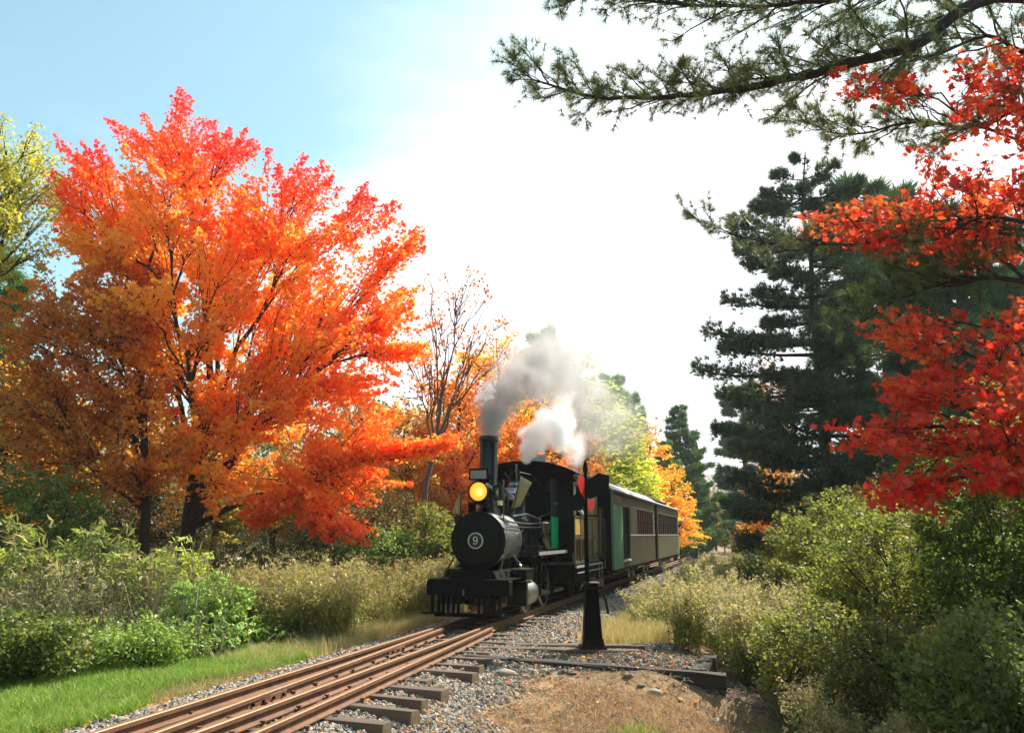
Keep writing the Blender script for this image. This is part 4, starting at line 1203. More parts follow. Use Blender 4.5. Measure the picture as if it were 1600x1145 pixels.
# ------------------------------------------------------------------ passenger cars
def car(name, label, y0, L, combine, cler):
    o3 = Vector((float(track_x(y0)), y0, 0))
    c = thing(name, label, 'passenger car', o3, HEAD, 'cars coupled behind the locomotive')
    W = 1.0
    z0, zb, zw, ze = 0.50, 1.33, 2.08, 2.41
    body = 'olive'
    obj('underframe', MB().box((-0.8, 0.05, 0.38), (0.8, L - 0.05, 0.52)), M['black_matt'], c)
    # left side plain
    obj('side_wall', MB().box((-W, 0, z0), (-W + 0.05, L, ze)), M[body], c)
    obj('end_wall', MB().box((-W + 0.05, 0.0, z0), (W - 0.05, 0.05, ze)), M['black_matt'], c)  # front end coloured black for its unlit face; the far end keeps body paint
    obj('end_wall', MB().box((-W + 0.05, L - 0.05, z0), (W - 0.05, L, ze)), M[body], c)
    if combine:
        obj('baggage_panel', MB().box((W - 0.05, 0.06, z0), (W, 1.55, 2.08)), M['cargreen'], c)
        for k in range(6):
            obj('board_seam', MB().box((W, 0.06 + 0.25 * k, z0 + 0.02), (W + 0.004, 0.075 + 0.25 * k, 2.07)), M['cargreen'], c)
        obj('corner_post', MB().box((W - 0.05, 0.0, z0), (W + 0.01, 0.06, ze)), M['white'] if False else M['cargreen'], c)
        obj('letterboard', MB().box((W - 0.05, 0.06, 2.083), (W + 0.006, L, ze)), M['olive_lt'], c)
        dk = obj('doorway_shade', MB().box((W - 0.09, 1.55, z0 + 0.05), (W - 0.06, 2.75, 2.1)), M['black_matt'], c)  # black sheet in place of the shade inside the open doorway
        dk['label'] = 'open baggage doorway, its inner shade a black sheet'
        obj('door_sill', MB().box((W - 0.04, 1.5, z0 + 0.14), (W + 0.02, 2.8, z0 + 0.19)), M['white'], c)
        obj('lower_panel', MB().box((W - 0.05, 2.75, z0), (W, L, zb)), M[body], c)
        obj('lower_door_panel', MB().box((W - 0.05, 1.55, z0), (W - 0.002, 2.75, z0 + 0.14)), M[body], c)
        obj('upper_panel', MB().box((W - 0.05, 2.75, zb), (W, 4.3, zw)), M[body], c)
        wy0 = 4.3
        # lettering on the letterboard
        for k in range(5):
            obj('letter', MB().box((W + 0.006, 0.42 + 0.19 * k, 2.17), (W + 0.010, 0.45 + 0.19 * k, 2.31)).box((W + 0.006, 0.45 + 0.19 * k, 2.28 - 0.06 * (k % 2)), (W + 0.010, 0.52 + 0.19 * k, 2.31 - 0.06 * (k % 2))), M['gold'], c)
    else:
        obj('letterboard', MB().box((W - 0.05, 0.0, zw + 0.003), (W + 0.006, L, ze)), M['olive_lt'], c)
        obj('lower_panel', MB().box((W - 0.05, 0.0, z0), (W, L - 0.45, zb)), M['olive_lt'], c)
        obj('end_panel', MB().box((W - 0.05, L - 0.45, z0), (W, L, zb)), M['cargreen'], c)
        wy0 = 0.25
        obj('window_post', MB().box((W - 0.05, 0, zb), (W, wy0, zw)), M[body], c)
    obj('belt_rail', MB().box((W, 2.75 if combine else 0.0, zb - 0.02), (W + 0.018, L, zb + 0.02)), M['board'], c)
    nw = 8 if combine else 12
    pw = (L - 0.2 - wy0) / nw
    for k in range(nw):
        ya = wy0 + pw * k
        w = obj('window', MB().box((W - 0.05, ya, zb), (W - 0.02, ya + 0.035, zw)).box((W - 0.05, ya + 0.035, zw - 0.05), (W - 0.02, ya + pw, zw)), M['black_matt'], c)
        obj('pane', MB().box((W - 0.042, ya + 0.035, zb + 0.02), (W - 0.036, ya + pw, zw - 0.05)), M['pane'], w)
        obj('sash', MB().box((W - 0.036, ya + 0.05, zb + 0.35), (W - 0.026, ya + pw, zb + 0.375)), M['black_matt'], w)
        if combine:
            obj('head_ornament', MB().lathe([(0.03, 0.0), (0.03, 0.02)], (W - 0.03, ya + pw / 2, zw - 0.02), 'x', 10), M['white'], w)
    obj('corner_post', MB().box((W - 0.05, L - 0.2, zb), (W, L - 0.12, zw)), M['white'], c)
    # roof
    ov = 0.42
    top = arch(W + 0.09, ze + 0.01, 0.38 if not cler else 0.24, 16)
    bot = [(x, z - 0.045) for x, z in reversed(top)]
    rf = obj('roof', MB().prism(top + bot, -ov, L + ov * 0.6), M['roof'], c)
    obj('roof_edge', MB().box((W + 0.09, -ov, ze - 0.04), (W + 0.10, L + ov * 0.6, ze + 0.012)), M['roofdark'], rf)
    if not cler:
        obj('ridge_walk', MB().box((-0.16, 6.4, ze + 0.39), (0.16, L, ze + 0.415)), M['roofdark'], rf)
        for yv in (5.2, 7.6):
            obj('roof_vent', MB().lathe([(0.07, ze + 0.27), (0.07, ze + 0.40), (0.12, ze + 0.42), (0.02, ze + 0.48)], (0.3, yv, 0), 'z', 14), M['roofdark'], rf, smooth=True)
    else:
        cl = obj('clerestory', MB().prism([(-0.42, ze + 0.1), (0.42, ze + 0.1), (0.42, ze + 0.34), (0.5, ze + 0.35), (0.3, ze + 0.43), (-0.3, ze + 0.43), (-0.5, ze + 0.35), (-0.42, ze + 0.34)], -0.1, L - 0.1), M['roofdark'], rf)
        for k in range(10):
            obj('deck_window', MB().box((0.42, 0.3 + k * 0.78, ze + 0.17), (0.426, 0.85 + k * 0.78, ze + 0.31)), M['pane'], cl)
        obj('duckbill', MB().lathe([(0.5, ze + 0.12), (0.5, ze + 0.34), (0.40, ze + 0.44), (0.0, ze + 0.5)], (0.0, L - 0.1, 0), 'z', 24), M['roofdark'], rf, smooth=True)
    # end hood seen dark over the tank
    obj('platform', MB().box((-0.9, -0.5, 0.5), (0.9, 0.0, 0.56)), M['black_matt'], c)
    obj('coupling', MB().box((-0.08, -0.75, 0.38), (0.08, 0.0, 0.48)), M['black_matt'], c)
    obj('end_railing', MB().tube([(0.85, -0.42, 0.56), (0.85, -0.42, 1.25), (0.3, -0.42, 1.25), (0.3, -0.42, 0.56)], 0.014, 6), M['steel'], c)
    for ys0 in (1.3, L - 1.6):
        tr = obj('truck', MB().box((0.44, ys0 - 0.75, 0.26), (0.50, ys0 + 0.75, 0.38)).box((-0.50, ys0 - 0.75, 0.26), (-0.44, ys0 + 0.75, 0.38)).box((-0.5, ys0 - 0.12, 0.3), (0.5, ys0 + 0.12, 0.4)), M['black_matt'], c)
        for yw in (ys0 - 0.5, ys0 + 0.5):
            for sx in (-1, 1):
                obj('wheel', MB().lathe([(0.26, -0.03), (0.285, -0.02), (0.27, 0.045), (0.2, 0.05), (0.19, 0.02), (0.05, 0.03)], (sx * 0.33, yw, 0.27), 'x', 24), M['steel'], tr, smooth=True)
    obj('truss_rod', MB().tube([(0.7, 0.8, 0.45), (0.7, 3.0, 0.3), (0.7, L - 3.0, 0.3), (0.7, L - 0.8, 0.45)], 0.014, 6), M['black_matt'], c)
    return c


car('passenger_car', 'green and olive combine car with open baggage door, coupled right behind the locomotive', 20.35, 8.75, True, False)
car('passenger_car', 'olive passenger car with raised clerestory roof, last in the train', 29.55, 8.5, False, True)
# trainman leaning out at the end of the last car
bj = [(-0.35, 0, 0), (-0.3, 0, 0.25), (-0.18, 0, 0.45), (-0.02, 0, 0.54), (0.08, 0, 0.62), (0.10, -0.02, 0.74), (-0.2, -0.2, 0.42), (-0.08, -0.3, 0.2), (0.06, -0.3, 0.1), (-0.22, 0.2, 0.42), (-0.12, 0.28, 0.2), (-0.35, 0, -0.5)]
be = [(0, 1), (1, 2), (2, 3), (3, 4), (4, 5), (2, 6), (6, 7), (7, 8), (2, 9), (9, 10), (0, 11)]
br = [0.16, 0.16, 0.17, 0.06, 0.09, 0.085, 0.08, 0.06, 0.045, 0.08, 0.06, 0.12]
wp = Matrix.Rotation(HEAD, 4, 'Z') @ Vector((1.03, 8.7, 1.22)) + Vector((float(track_x(29.55)), 29.55, 0))
person('person', 'trainman in dark clothes leaning out at the far end of the last car', bj, be, br, ([M['denim'], M['skin']], lambda c: 1 if (0.58 < c.z < 0.70 and c.y < -0.03) else 0), wp, HEAD)
# ------------------------------------------------------------------ broadleaf trees
OR = [(0.93, 0.48, 0.06), (0.92, 0.33, 0.04), (0.91, 0.24, 0.035), (0.88, 0.155, 0.03), (0.88, 0.10, 0.075), (0.88, 0.11, 0.18)]


def ell(px, py, Y, rx, rz, ry, w=1):
    p = P(px, py, Y)
    return (p.x, p.y, p.z, rx, ry, rz, w)


def plumes(pts, Y, dy, n, r):
    """extra tip points scattered round given picture outline points, at depth Y"""
    out = []
    for (px, py) in pts:
        c = P(px, py, Y)
        for _ in range(n):
            out.append((c.x + R.gauss(0, r), c.y + R.uniform(-dy, dy), c.z + R.gauss(0, r * 0.6)))
    return np.array(out)


# big orange-red maple
YM = 20.0
tips = ellipsoid_tips([ell(330, 470, YM, 3.5, 3.0, 3.0, 1.2), ell(300, 330, YM, 2.3, 2.4, 2.2, 1.5), ell(470, 430, YM, 2.3, 2.2, 2.4, 1.3), ell(520, 560, YM, 1.8, 1.7, 2.4, 1),
                       ell(420, 700, YM, 3.0, 1.6, 2.4, 0.9), ell(560, 700, YM - 0.6, 1.5, 0.5, 1.3, 1.3), ell(180, 400, YM, 1.4, 1.7, 2.2, 1.6), ell(140, 320, YM, 0.9, 1.2, 1.6, 1.6), ell(330, 600, YM - 1.2, 3.2, 1.6, 1.2, 1.0), ell(330, 760, YM - 1.8, 2.8, 0.8, 1.0, 1.0), ell(470, 640, YM - 1, 2.4, 1.0, 1.4, 1.0)], 1130, 0.5)
tips = np.concatenate([tips,
    plumes([(300, 165), (285, 215), (345, 190), (392, 215), (185, 200), (150, 235), (118, 240), (100, 290), (92, 330), (120, 270), (235, 200), (480, 265), (520, 280), (440, 270), (575, 310), (610, 330), (640, 375), (610, 400), (650, 365)], YM, 0.8, 6, 0.16),
    plumes([(630, 450), (650, 490), (640, 550), (600, 500), (660, 545), (590, 600), (620, 650), (610, 740), (560, 780), (590, 690)], YM, 0.9, 8, 0.25),
    plumes([(690, 695), (655, 697), (620, 700), (585, 705), (550, 712), (705, 690)], YM - 0.8, 0.4, 9, 0.14),
    plumes([(560, 838), (520, 828), (480, 818), (440, 805), (400, 790), (380, 815), (460, 770), (500, 800)], YM - 1.6, 0.5, 9, 0.2)])
bx = P(300, 835, YM)
b0 = Vector((bx.x - 0.25, YM, gz1(bx.x, YM) - 0.1))
trunk = [b0, b0 + Vector((0.1, 0, 0.9)), P(305, 745, YM), P(318, 690, YM), P(330, 600, YM), P(318, 470, YM), P(305, 330, YM)]
zlo, zhi = 0.0, P(300, 150, YM).z
cxm = P(330, 400, YM).x


def colf_main(pos, t, sv):
    h = (pos[:, 2] - zlo) / (zhi - zlo)
    rad = np.abs(pos[:, 0] - cxm) / 5.5
    right = np.clip((pos[:, 0] - cxm) / 5.5, -0.6, 1)
    v = 0.03 + 0.80 * smooth(0.55, 0.95, h) + 0.25 * np.clip(right, 0, 1) + 0.16 * (t - 0.5) + 0.25 * (sv - 0.5)
    v = v + 0.26 * (1 - smooth(0.08, 0.25, h)) * np.clip(right + 0.5, 0, 1)
    v = v - 0.30 * np.exp(-((pos[:, 0] - P(270, 0, YM).x) / 1.6) ** 2) * (1 - smooth(0.8, 1, h))
    return v + NR.normal(size=len(v)) * 0.09


broadleaf('maple_tree', 'large maple with fiery orange crown turning pink-red at the top, its forked trunk dark', 'tree',
          trunk, 0.24, tips, 13, 6, 78, 0.21, 1.15, 0.112, OR, colf_main, T_LOBE, twig_r=0.011, taper=0.8)

# slender orange maple to its left
tips = ellipsoid_tips([ell(150, 560, YM - 0.8, 2.3, 2.0, 2.0, 1.2), ell(90, 640, YM - 1, 2.0, 1.5, 2.0), ell(210, 450, YM - 0.5, 1.2, 1.5, 1.6, 1), ell(130, 740, YM - 1.2, 2.3, 0.8, 1.6, 0.8), ell(60, 510, YM - .8, 1.4, 1.0, 1.6, .8), ell(20, 600, YM - 2, 1.2, 1.2, 1.2, .8), ell(180, 700, YM - 2, 2.2, 1.0, 1.0, .9), ell(60, 430, YM - 1, 0.8, 0.6, 1, .6)], 600, 0.4)
trunk = [Vector((P(228, 835, YM - 1).x, YM - 1, -0.7)), P(228, 800, YM - 1), P(224, 640, YM - 1), P(215, 560, YM - 1), P(195, 440, YM - 1)]


def colf_left(pos, t, sv):
    return 0.22 + 0.4 * (sv - 0.35) + 0.2 * (t - 0.5) + NR.normal(size=len(t)) * 0.1 + 0.25 * (1 - smooth(1.0, 3.5, pos[:, 2]))


broadleaf('maple_tree', 'slender maple with thin dark trunk and golden orange leaves left of the large fiery one', 'tree',
          trunk, 0.14, tips, 8, 6, 46, 0.24, 1.1, 0.108, [(0.94, 0.46, 0.07), (0.93, 0.36, 0.05), (0.91, 0.25, 0.045), (0.88, 0.17, 0.04)], colf_left, T_LOBE, twig_r=0.010)

# airy yellow-green tree at the left edge
YL = 17.0
tips = ellipsoid_tips([ell(0, 260, YL, 1.1, 1.2, 1.4, 1), ell(-60, 350, YL, 1.6, 1.8, 1.6), ell(30, 330, YL, 1.1, 1.0, 1.2, .7), ell(60, 400, YL, .7, .5, .8, .3), ell(50, 250, YL, .7, .9, .9, 1)], 240, 0.45)
tx_ = P(-120, 800, YL).x
trunk = [Vector((tx_, YL, -0.8)), Vector((tx_ + 0.1, YL, 2.5)), P(-80, 480, YL), P(-50, 330, YL), P(-20, 230, YL)]
broadleaf('locust_tree', 'airy yellow-green tree with thin bare limbs against the blue sky at the left edge', 'tree',
          trunk, 0.16, tips, 8, 5, 52, 0.26, 0.9, 0.085, [(0.60, 0.56, 0.08), (0.68, 0.6, 0.10), (0.42, 0.46, 0.07), (0.70, 0.5, 0.12)], None, T_FOLD, twig_r=0.012)

# thin, nearly bare multi-stemmed tree
YB = 23.0
tips = np.concatenate([ellipsoid_tips([ell(700, 560, YB, 1.5, 2.0, 1.4, 1)], 90, 0.3),
                       plumes([(690, 430), (720, 450), (745, 425), (765, 450), (675, 470), (790, 500), (800, 540), (650, 560), (640, 620)], YB, 0.8, 4, 0.2)])
trunk = [Vector((P(662, 800, YB).x, YB, -0.6)), P(664, 760, YB), P(680, 700, YB), P(690, 620, YB), P(700, 520, YB)]
broadleaf('young_maple', 'thin grey multi-stemmed tree almost bare, a few red leaves left, between maple and smokestack', 'tree',
          trunk, 0.11, tips, 9, 4, 7, 0.2, 0.8, 0.11, [(0.7, 0.08, 0.03), (0.7, 0.2, 0.03), (0.6, 0.3, 0.05)], None, T_LOBE, bark='bark_grey', twig_r=0.011, low=0.06)


# ---- prototypes of the wood behind, white-based leaves coloured per copy
def proto(name, label, H, ells, ntips, per, width, size, cols, k1=7, k2=5, bark='bark', loc=(0, 0, 0), tmpl=T_FOLD, r0=None, L=1.1):
    tips = ellipsoid_tips([(e[0] * H, e[1] * H, e[2] * H, e[3] * H, e[4] * H, e[5] * H) for e in ells], ntips, 0.45)
    tips[:, 0] += loc[0]; tips[:, 1] += loc[1]; tips[:, 2] += loc[2]
    l = Vector(loc)
    trunk = [l + Vector((0, 0, -0.3)), l + Vector((0.01 * H, 0, 0.25 * H)), l + Vector((-0.01 * H, 0.01 * H, 0.5 * H)), l + Vector((0.015 * H, 0, 0.72 * H)), l + Vector((0, 0, 0.93 * H))]
    return broadleaf(name, label, 'tree', trunk, r0 or H * 0.016, tips, k1, k2, per, width, L, size, cols, None, tmpl, bark=bark, twig_r=0.012)


WARM = [(0.86, 0.30, 0.05), (0.86, 0.42, 0.06), (0.86, 0.52, 0.09), (0.86, 0.20, 0.05)]
YG = [(0.42, 0.46, 0.06), (0.33, 0.42, 0.06), (0.55, 0.50, 0.08), (0.27, 0.35, 0.06)]
oval = [(0, 0, 0.62, 0.26, 0.26, 0.36), (0.08, 0.02, 0.45, 0.24, 0.22, 0.25), (-0.08, -0.03, 0.5, 0.22, 0.24, 0.26)]
tall = [(0, 0, 0.62, 0.17, 0.17, 0.37), (0.03, 0, 0.4, 0.2, 0.19, 0.28)]


def place(src, px, ytop, Y, label, color=(1, 1, 1), name=None, H0=10.0, rz=None, zoff=0.0, first=[None], wide=1.0):
    """stand a copy so that its top reaches the pixel row ytop at distance Y"""
    top = P(px, ytop, Y)
    zb_ = gz1(top.x, Y) - 0.05
    s = (top.z - zb_) / H0
    return copy_tree(src, (top.x, Y, zb_), R.uniform(0, 6.28) if rz is None else rz, s * wide, label, (*color, 1), None, name, sz=s)


def settle(src, px, ytop, Y, H0=10.0, wide=1.0):
    """the prototype itself stands somewhere too"""
    top = P(px, ytop, Y); zb_ = gz1(top.x, Y) - 0.05
    s = (top.z - zb_) / H0
    src.location = (top.x, Y, zb_); src.scale = (s * wide, s * wide, s)


pA = proto('maple_tree', 'round orange maple standing behind the smokestack, glowing through the smoke', 10, oval, 330, 34, 0.30, 0.16, WARM)
pB = proto('birch_tree', 'tall yellow-green tree behind the engine cab, half hidden by smoke', 10, tall, 300, 34, 0.30, 0.15, YG, bark='bark_grey')
pC = proto('maple_tree', 'slim golden orange tree behind the middle of the train', 10, [(0, 0, 0.6, 0.17, 0.17, 0.38), (0.02, 0, 0.38, 0.24, 0.22, 0.28), (-0.03, .02, 0.22, 0.24, 0.22, 0.14)], 330, 34, 0.28, 0.15, [(0.88, 0.50, 0.07), (0.88, 0.40, 0.06), (0.86, 0.60, 0.10)])
settle(pA, 775, 515, 31, wide=1.05)
settle(pB, 868, 525, 36, wide=1.7)
settle(pC, 1010, 655, 47, wide=1.2)
spec = [
    (pA, 715, 560, 29, 'rusty orange maple behind the nearly bare grey tree', (1, 0.75, 0.9), 1.0),
    (pA, 640, 615, 28, 'amber maple filling the gap left of the bare grey tree', (0.85, 0.95, 1), 1.1),
    (pA, 560, 600, 31, 'brownish orange maple seen under the right arm of the fiery maple', (0.6, 0.7, 0.9), 1.0),
    (pA, 905, 655, 33, 'low orange maple just above the engine cab roof', (1, 0.8, 1.2), 0.9),
    (pA, 840, 640, 30, 'dull red-orange maple behind the steam dome', (0.95, 0.7, 1.1), 1.0),
    (pB, 800, 600, 40, 'pale green tree showing through the thickest smoke', (1.0, 1.1, 1.2), 1.8),
    (pB, 915, 590, 42, 'pale yellow-green tree right of the smoke plume', (1.1, 1.12, 1.1), 2.0),
    (pB, 950, 640, 41, 'yellow-green tree over the first car roof', (1.25, 1.2, 0.9), 1.9),
    (pB, 985, 700, 44, 'lower yellow-green tree between the cab and the golden tree', (1.4, 1.25, 0.8), 1.8),
    (pC, 1050, 720, 46, 'small golden tree by the last car', (1.05, 1.15, 0.7), 1.4),
    (pC, 968, 690, 50, 'dull gold tree half hidden behind the yellow-green ones', (0.9, 1.1, 0.8), 1.3),
    (pA, 440, 640, 29, 'orange maple deep behind the large fiery one', (0.8, 0.9, 1), 1.2),
    (pB, 350, 660, 27, 'olive-gold tree behind the forked maple trunk', (1.0, 0.8, 0.8), 1.5),
    (pA, 250, 640, 30, 'rusty maple between the two maple trunks', (0.8, 0.8, 0.9), 1.3),
    (pB, 120, 600, 28, 'olive-brown tree low behind the slender maple', (1.3, 0.85, 0.7), 1.5),
    (pC, 30, 520, 26, 'brown-gold tree at the left edge of the wood', (0.95, 0.9, 0.9), 1.4),
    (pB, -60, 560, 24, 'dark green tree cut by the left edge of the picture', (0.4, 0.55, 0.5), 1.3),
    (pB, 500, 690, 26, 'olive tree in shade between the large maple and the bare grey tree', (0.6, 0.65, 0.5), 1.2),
]
for s_, px, yt, Y, lab, c_, w_ in spec:
    place(s_, px, yt, Y, lab, c_, wide=w_)
# right-hand side
place(pC, 1205, 722, 38, 'orange-gold tree under the long lower limbs of the great pine', (1.0, 0.85, 0.9), wide=1.5)
place(pB, 1250, 735, 33, 'thin olive and yellow tree below the great pine', (0.9, 0.85, 1), wide=1.3)
place(pA, 1275, 775, 26, 'small dull yellow tree at the dark foot of the great pine', (0.7, 1.2, 1), wide=1.2)
place(pC, 1190, 560, 75, 'far gold tree glimpsed between the limbs of the great pine', (0.9, 0.8, 1), wide=.9)
place(pC, 1116, 792, 78, 'tiny bright orange tree at the far end of the track', (1.1, 0.9, 0.8), wide=1.5)
place(pA, 1145, 788, 76, 'tiny red tree beside the far orange one', (0.9, 0.25, 1.2), wide=1.3)
place(pB, 1172, 780, 80, 'tiny dark green tree right of the far red one', (0.4, 0.5, 0.6), wide=1.5)
place(pB, 1130, 816, 70, 'low grey-green bush-like tree in the far gap', (0.6, 0.6, 1), wide=1.6)
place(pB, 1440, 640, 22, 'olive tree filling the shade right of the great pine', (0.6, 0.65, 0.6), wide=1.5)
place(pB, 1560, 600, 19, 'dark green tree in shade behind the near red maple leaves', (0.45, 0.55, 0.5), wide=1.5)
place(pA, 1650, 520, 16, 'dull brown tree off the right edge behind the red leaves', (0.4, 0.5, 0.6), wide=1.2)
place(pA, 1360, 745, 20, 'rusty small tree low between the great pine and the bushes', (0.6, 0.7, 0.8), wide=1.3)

# ------------------------------------------------------------------ conifers
DARK = [(0.04, 0.075, 0.035), (0.06, 0.10, 0.045), (0.085, 0.13, 0.055), (0.10, 0.14, 0.06)]
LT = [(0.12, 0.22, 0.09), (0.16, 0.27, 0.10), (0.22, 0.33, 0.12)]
YP = 25.0
bp_ = P(1300, 800, YP)
base = (bp_.x, YP, gz1(bp_.x, YP))
def E(px, py, dy=0): return P(px, py, YP + dy)
extra = [(E(1145, 350, -1), 260, 1.0), (E(1190, 305), 160, .9), (E(1150, 395, 1), 200, 1.0), (E(1130, 468), 170, 0.7), (E(1105, 518, -0.5), 200, 0.6), (E(1086, 578, 0.3), 300, 0.75),
         (E(1150, 700, -0.5), 280, 0.8), (E(1145, 745, -1.3), 200, 0.7), (E(1215, 640, 1.0), 150, 0.7), (E(1240, 250, 0), 110, 1), (E(1215, 420, -1), 170, .9), (E(1200, 480, 0.5), 120, .7),
         (E(1400, 420, -1), 240, 1), (E(1420, 500, -.5), 240, 1), (E(1430, 600, 0), 240, 1), (E(1420, 700, -1), 240, 1), (E(1380, 330, 0), 200, 1), (E(1250, 600, -2), 240, .9), (E(1230, 690, -2), 240, .9), (E(1330, 640, -2.5), 260, 1), (E(1330, 540, -2.3), 260, 1), (E(1300, 740, -2.3), 260, 1)]
conifer('pine_tree', 'great dark pine with long layered limbs reaching left over the meadow', base, P(1265, 240, YP).z - base[2],
        lambda h: 3.0 * (1 - h) ** 0.5 * (0.8 if h < 0.2 else 1) + 0.5, 17, 6, 0.21, 270, DARK, 0.24, 0.06, 0.08, extra=extra, plate=0.36, jit=0.45)
Yf = 62.0
bp_ = P(1168, 800, Yf)
H = P(1168, 602, Yf).z - gz1(bp_.x, Yf)
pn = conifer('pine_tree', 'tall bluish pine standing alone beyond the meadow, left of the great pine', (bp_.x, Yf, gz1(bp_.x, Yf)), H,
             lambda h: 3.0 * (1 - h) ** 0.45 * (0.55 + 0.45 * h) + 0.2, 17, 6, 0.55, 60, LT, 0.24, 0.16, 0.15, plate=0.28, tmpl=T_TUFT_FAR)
Ys = 56.0
bp_ = P(1068, 800, Ys)
Hs = P(1062, 635, Ys).z - gz1(bp_.x, Ys)
sp_ = conifer('spruce_tree', 'pointed green conifer standing behind the golden trees by the last car', (bp_.x, Ys, gz1(bp_.x, Ys)), Hs,
              lambda h: 3.1 * (1 - h) ** 0.9 + 0.22, 24, 6, 0.32, 80, LT, 0.2, 0.16, 0.05, plate=0.2, jit=0.5)
def put(src, H0, px, yt, Y, label, col, wide=1.0):
    t_ = P(px, yt, Y); z_ = gz1(t_.x, Y) - 0.05; s = (t_.z - z_) / H0
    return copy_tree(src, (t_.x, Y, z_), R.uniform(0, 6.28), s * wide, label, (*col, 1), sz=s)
put(sp_, Hs, 1084, 690, 60, 'green conifer just right of the pointed one, lower', (1.1, 1.2, 0.9), 0.5)
put(sp_, Hs, 1096, 735, 66, 'lowest green conifer at the edge of the far gap', (1.0, 1.1, 0.9), 0.42)
put(sp_, Hs, 1040, 690, 52, 'conifer hidden behind the golden tree by the train', (0.9, 1, .8))
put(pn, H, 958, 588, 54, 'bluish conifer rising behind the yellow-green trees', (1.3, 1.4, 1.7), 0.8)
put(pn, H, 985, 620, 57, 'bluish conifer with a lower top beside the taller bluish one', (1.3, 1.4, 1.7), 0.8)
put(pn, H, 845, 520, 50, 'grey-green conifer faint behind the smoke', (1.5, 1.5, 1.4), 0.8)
put(sp_, Hs, -10, 395, 27, 'dark green conifer at the left edge behind the maples', (0.7, .85, 0.6), 1.2)
put(pn, H, 1360, 300, 33, 'dark pine directly behind the great pine', (0.6, .65, 0.6), 1.2)
put(pn, H, 1480, 330, 30, 'dark pine behind the red maple leaves', (0.55, .6, 0.55), 1.2)
put(sp_, Hs, 1560, 420, 28, 'dark conifer near the right edge behind the red leaves', (0.5, .6, 0.5), 1.4)
put(sp_, Hs, 1215, 745, 50, 'small dark conifer at the back of the meadow', (0.6, .7, 0.6), 1.3)

# ------------------------------------------------------------------ near pine, trunk off the right edge, limbs overhead
def limb_pine(root, name, pts, r0, r1, sub, tuft, base, subL=1.3, droop=0.0, cols=None, dens=9, spread_y=1.0):
    """a long limb with side branches carrying needle tufts"""
    mb = MB()
    pts = [Vector(p) for p in pts]
    n = len(pts)
    fine = []
    for i in range(n - 1):
        a = pts[max(i - 1, 0)]; b = pts[i]; c = pts[i + 1]; d = pts[min(i + 2, n - 1)]
        for k in range(5):
            t = k / 5
            fine.append(0.5 * ((2 * b) + (c - a) * t + (2 * a - 5 * b + 4 * c - d) * t * t + (-a + 3 * b - 3 * c + d) * t ** 3))
    fine.append(pts[-1])
    m = len(fine)
    fine = wobble(fine, 0.012)
    mb.tube([p - base for p in fine], [r0 + (r1 - r0) * (i / (m - 1)) ** 0.8 for i in range(m)], 9)
    Ps, Ds = [], []
    for j in range(sub):
        t = 0.18 + 0.82 * (j + R.random()) / sub
        q = t * (m - 1); k = min(int(q), m - 2); p = fine[k].lerp(fine[k + 1], q - k)
        d = (fine[min(k + 1, m - 1)] - fine[max(k - 1, 0)]).normalized()
        sgn = -1 if j % 2 else 1
        up = R.gauss(0.3, 0.3)
        side = Vector((0, sgn * spread_y * R.uniform(0.2, 1), up))
        dr_ = (d * R.uniform(0.5, 1.2) + side).normalized()
        L = subL * R.uniform(0.5, 1.1) * (1.15 - 0.75 * t)
        e = p + dr_ * L + Vector((0, 0, -droop * L))
        mid = p + dr_ * L * 0.5 + Vector((0, 0, 0.05 * L))
        sp = wobble(bez(p, mid, e, 6), L * 0.02)
        mb.tube([x - base for x in sp], [0.016 * L + 0.002 - 0.0022 * i * L for i in range(7)], 5, cap=False)
        for s in range(int(dens * L) + 3):
            u = 0.25 + 0.75 * R.random() ** 0.8
            q2 = u * 6; k2 = min(int(q2), 5); pp = sp[k2].lerp(sp[k2 + 1], q2 - k2)
            td = (dr_ * R.uniform(0.3, 1) + Vector((R.gauss(0, .5), R.gauss(0, .5), R.gauss(0.1, .4)))).normalized()
            tl = R.uniform(0.1, 0.38) * (1.2 - u * 0.7)
            te = pp + td * tl
            mb.tube([pp - base, te - base], [0.004, 0.002], 3, cap=False)
            for z in range(R.randint(2, 4)):
                f = 1 - z * 0.22
                Ps.append(pp.lerp(te, f) - base); Ds.append((td + Vector((R.gauss(0, .3), R.gauss(0, .3), R.gauss(0, .3)))).normalized())
    br = obj(name, mb, M['bark'], root, smooth=True)
    pos = np.array(Ps); dd = np.array(Ds)
    nrm = np.cross(dd, NR.normal(size=dd.shape))
    me = leaf_mesh('needles', pos, nrm, tuft * (0.8 + 0.5 * NR.random(len(pos))), pal(cols, NR.random(len(pos)), 0.15), T_TUFT, M['needle'], updir=dd)
    obj('needles', me, None, br)


NP = Vector((7.6, 8.6, gz1(7.6, 8.6)))
npine = thing('pine_tree', 'near pine off the right edge whose long limbs hang across the top right sky', 'pine tree', NP)
obj('trunk', MB().tube([(0, 0, -0.1), (0, 0, 3), (0.05, 0, 7), (0, 0, 12)], [0.3, 0.26, 0.2, 0.08], 14), M['bark'], npine, smooth=True)
NC = [(0.14, 0.19, 0.08), (0.20, 0.24, 0.09), (0.30, 0.30, 0.10), (0.14, 0.21, 0.12)]
MID = [(0.07, 0.11, 0.045), (0.10, 0.15, 0.055), (0.15, 0.19, 0.06)]
Yn = 7.6
limb_pine(npine, 'limb', [NP + Vector((0, -.3, 8.3)), P(1560, -5, Yn), P(1430, 70, Yn), P(1290, 110, Yn), P(1180, 135, Yn), P(1060, 150, Yn), P(930, 152, Yn), P(820, 118, Yn)], 0.085, 0.008, 84, 0.095, NP, 0.95, cols=NC, dens=14)
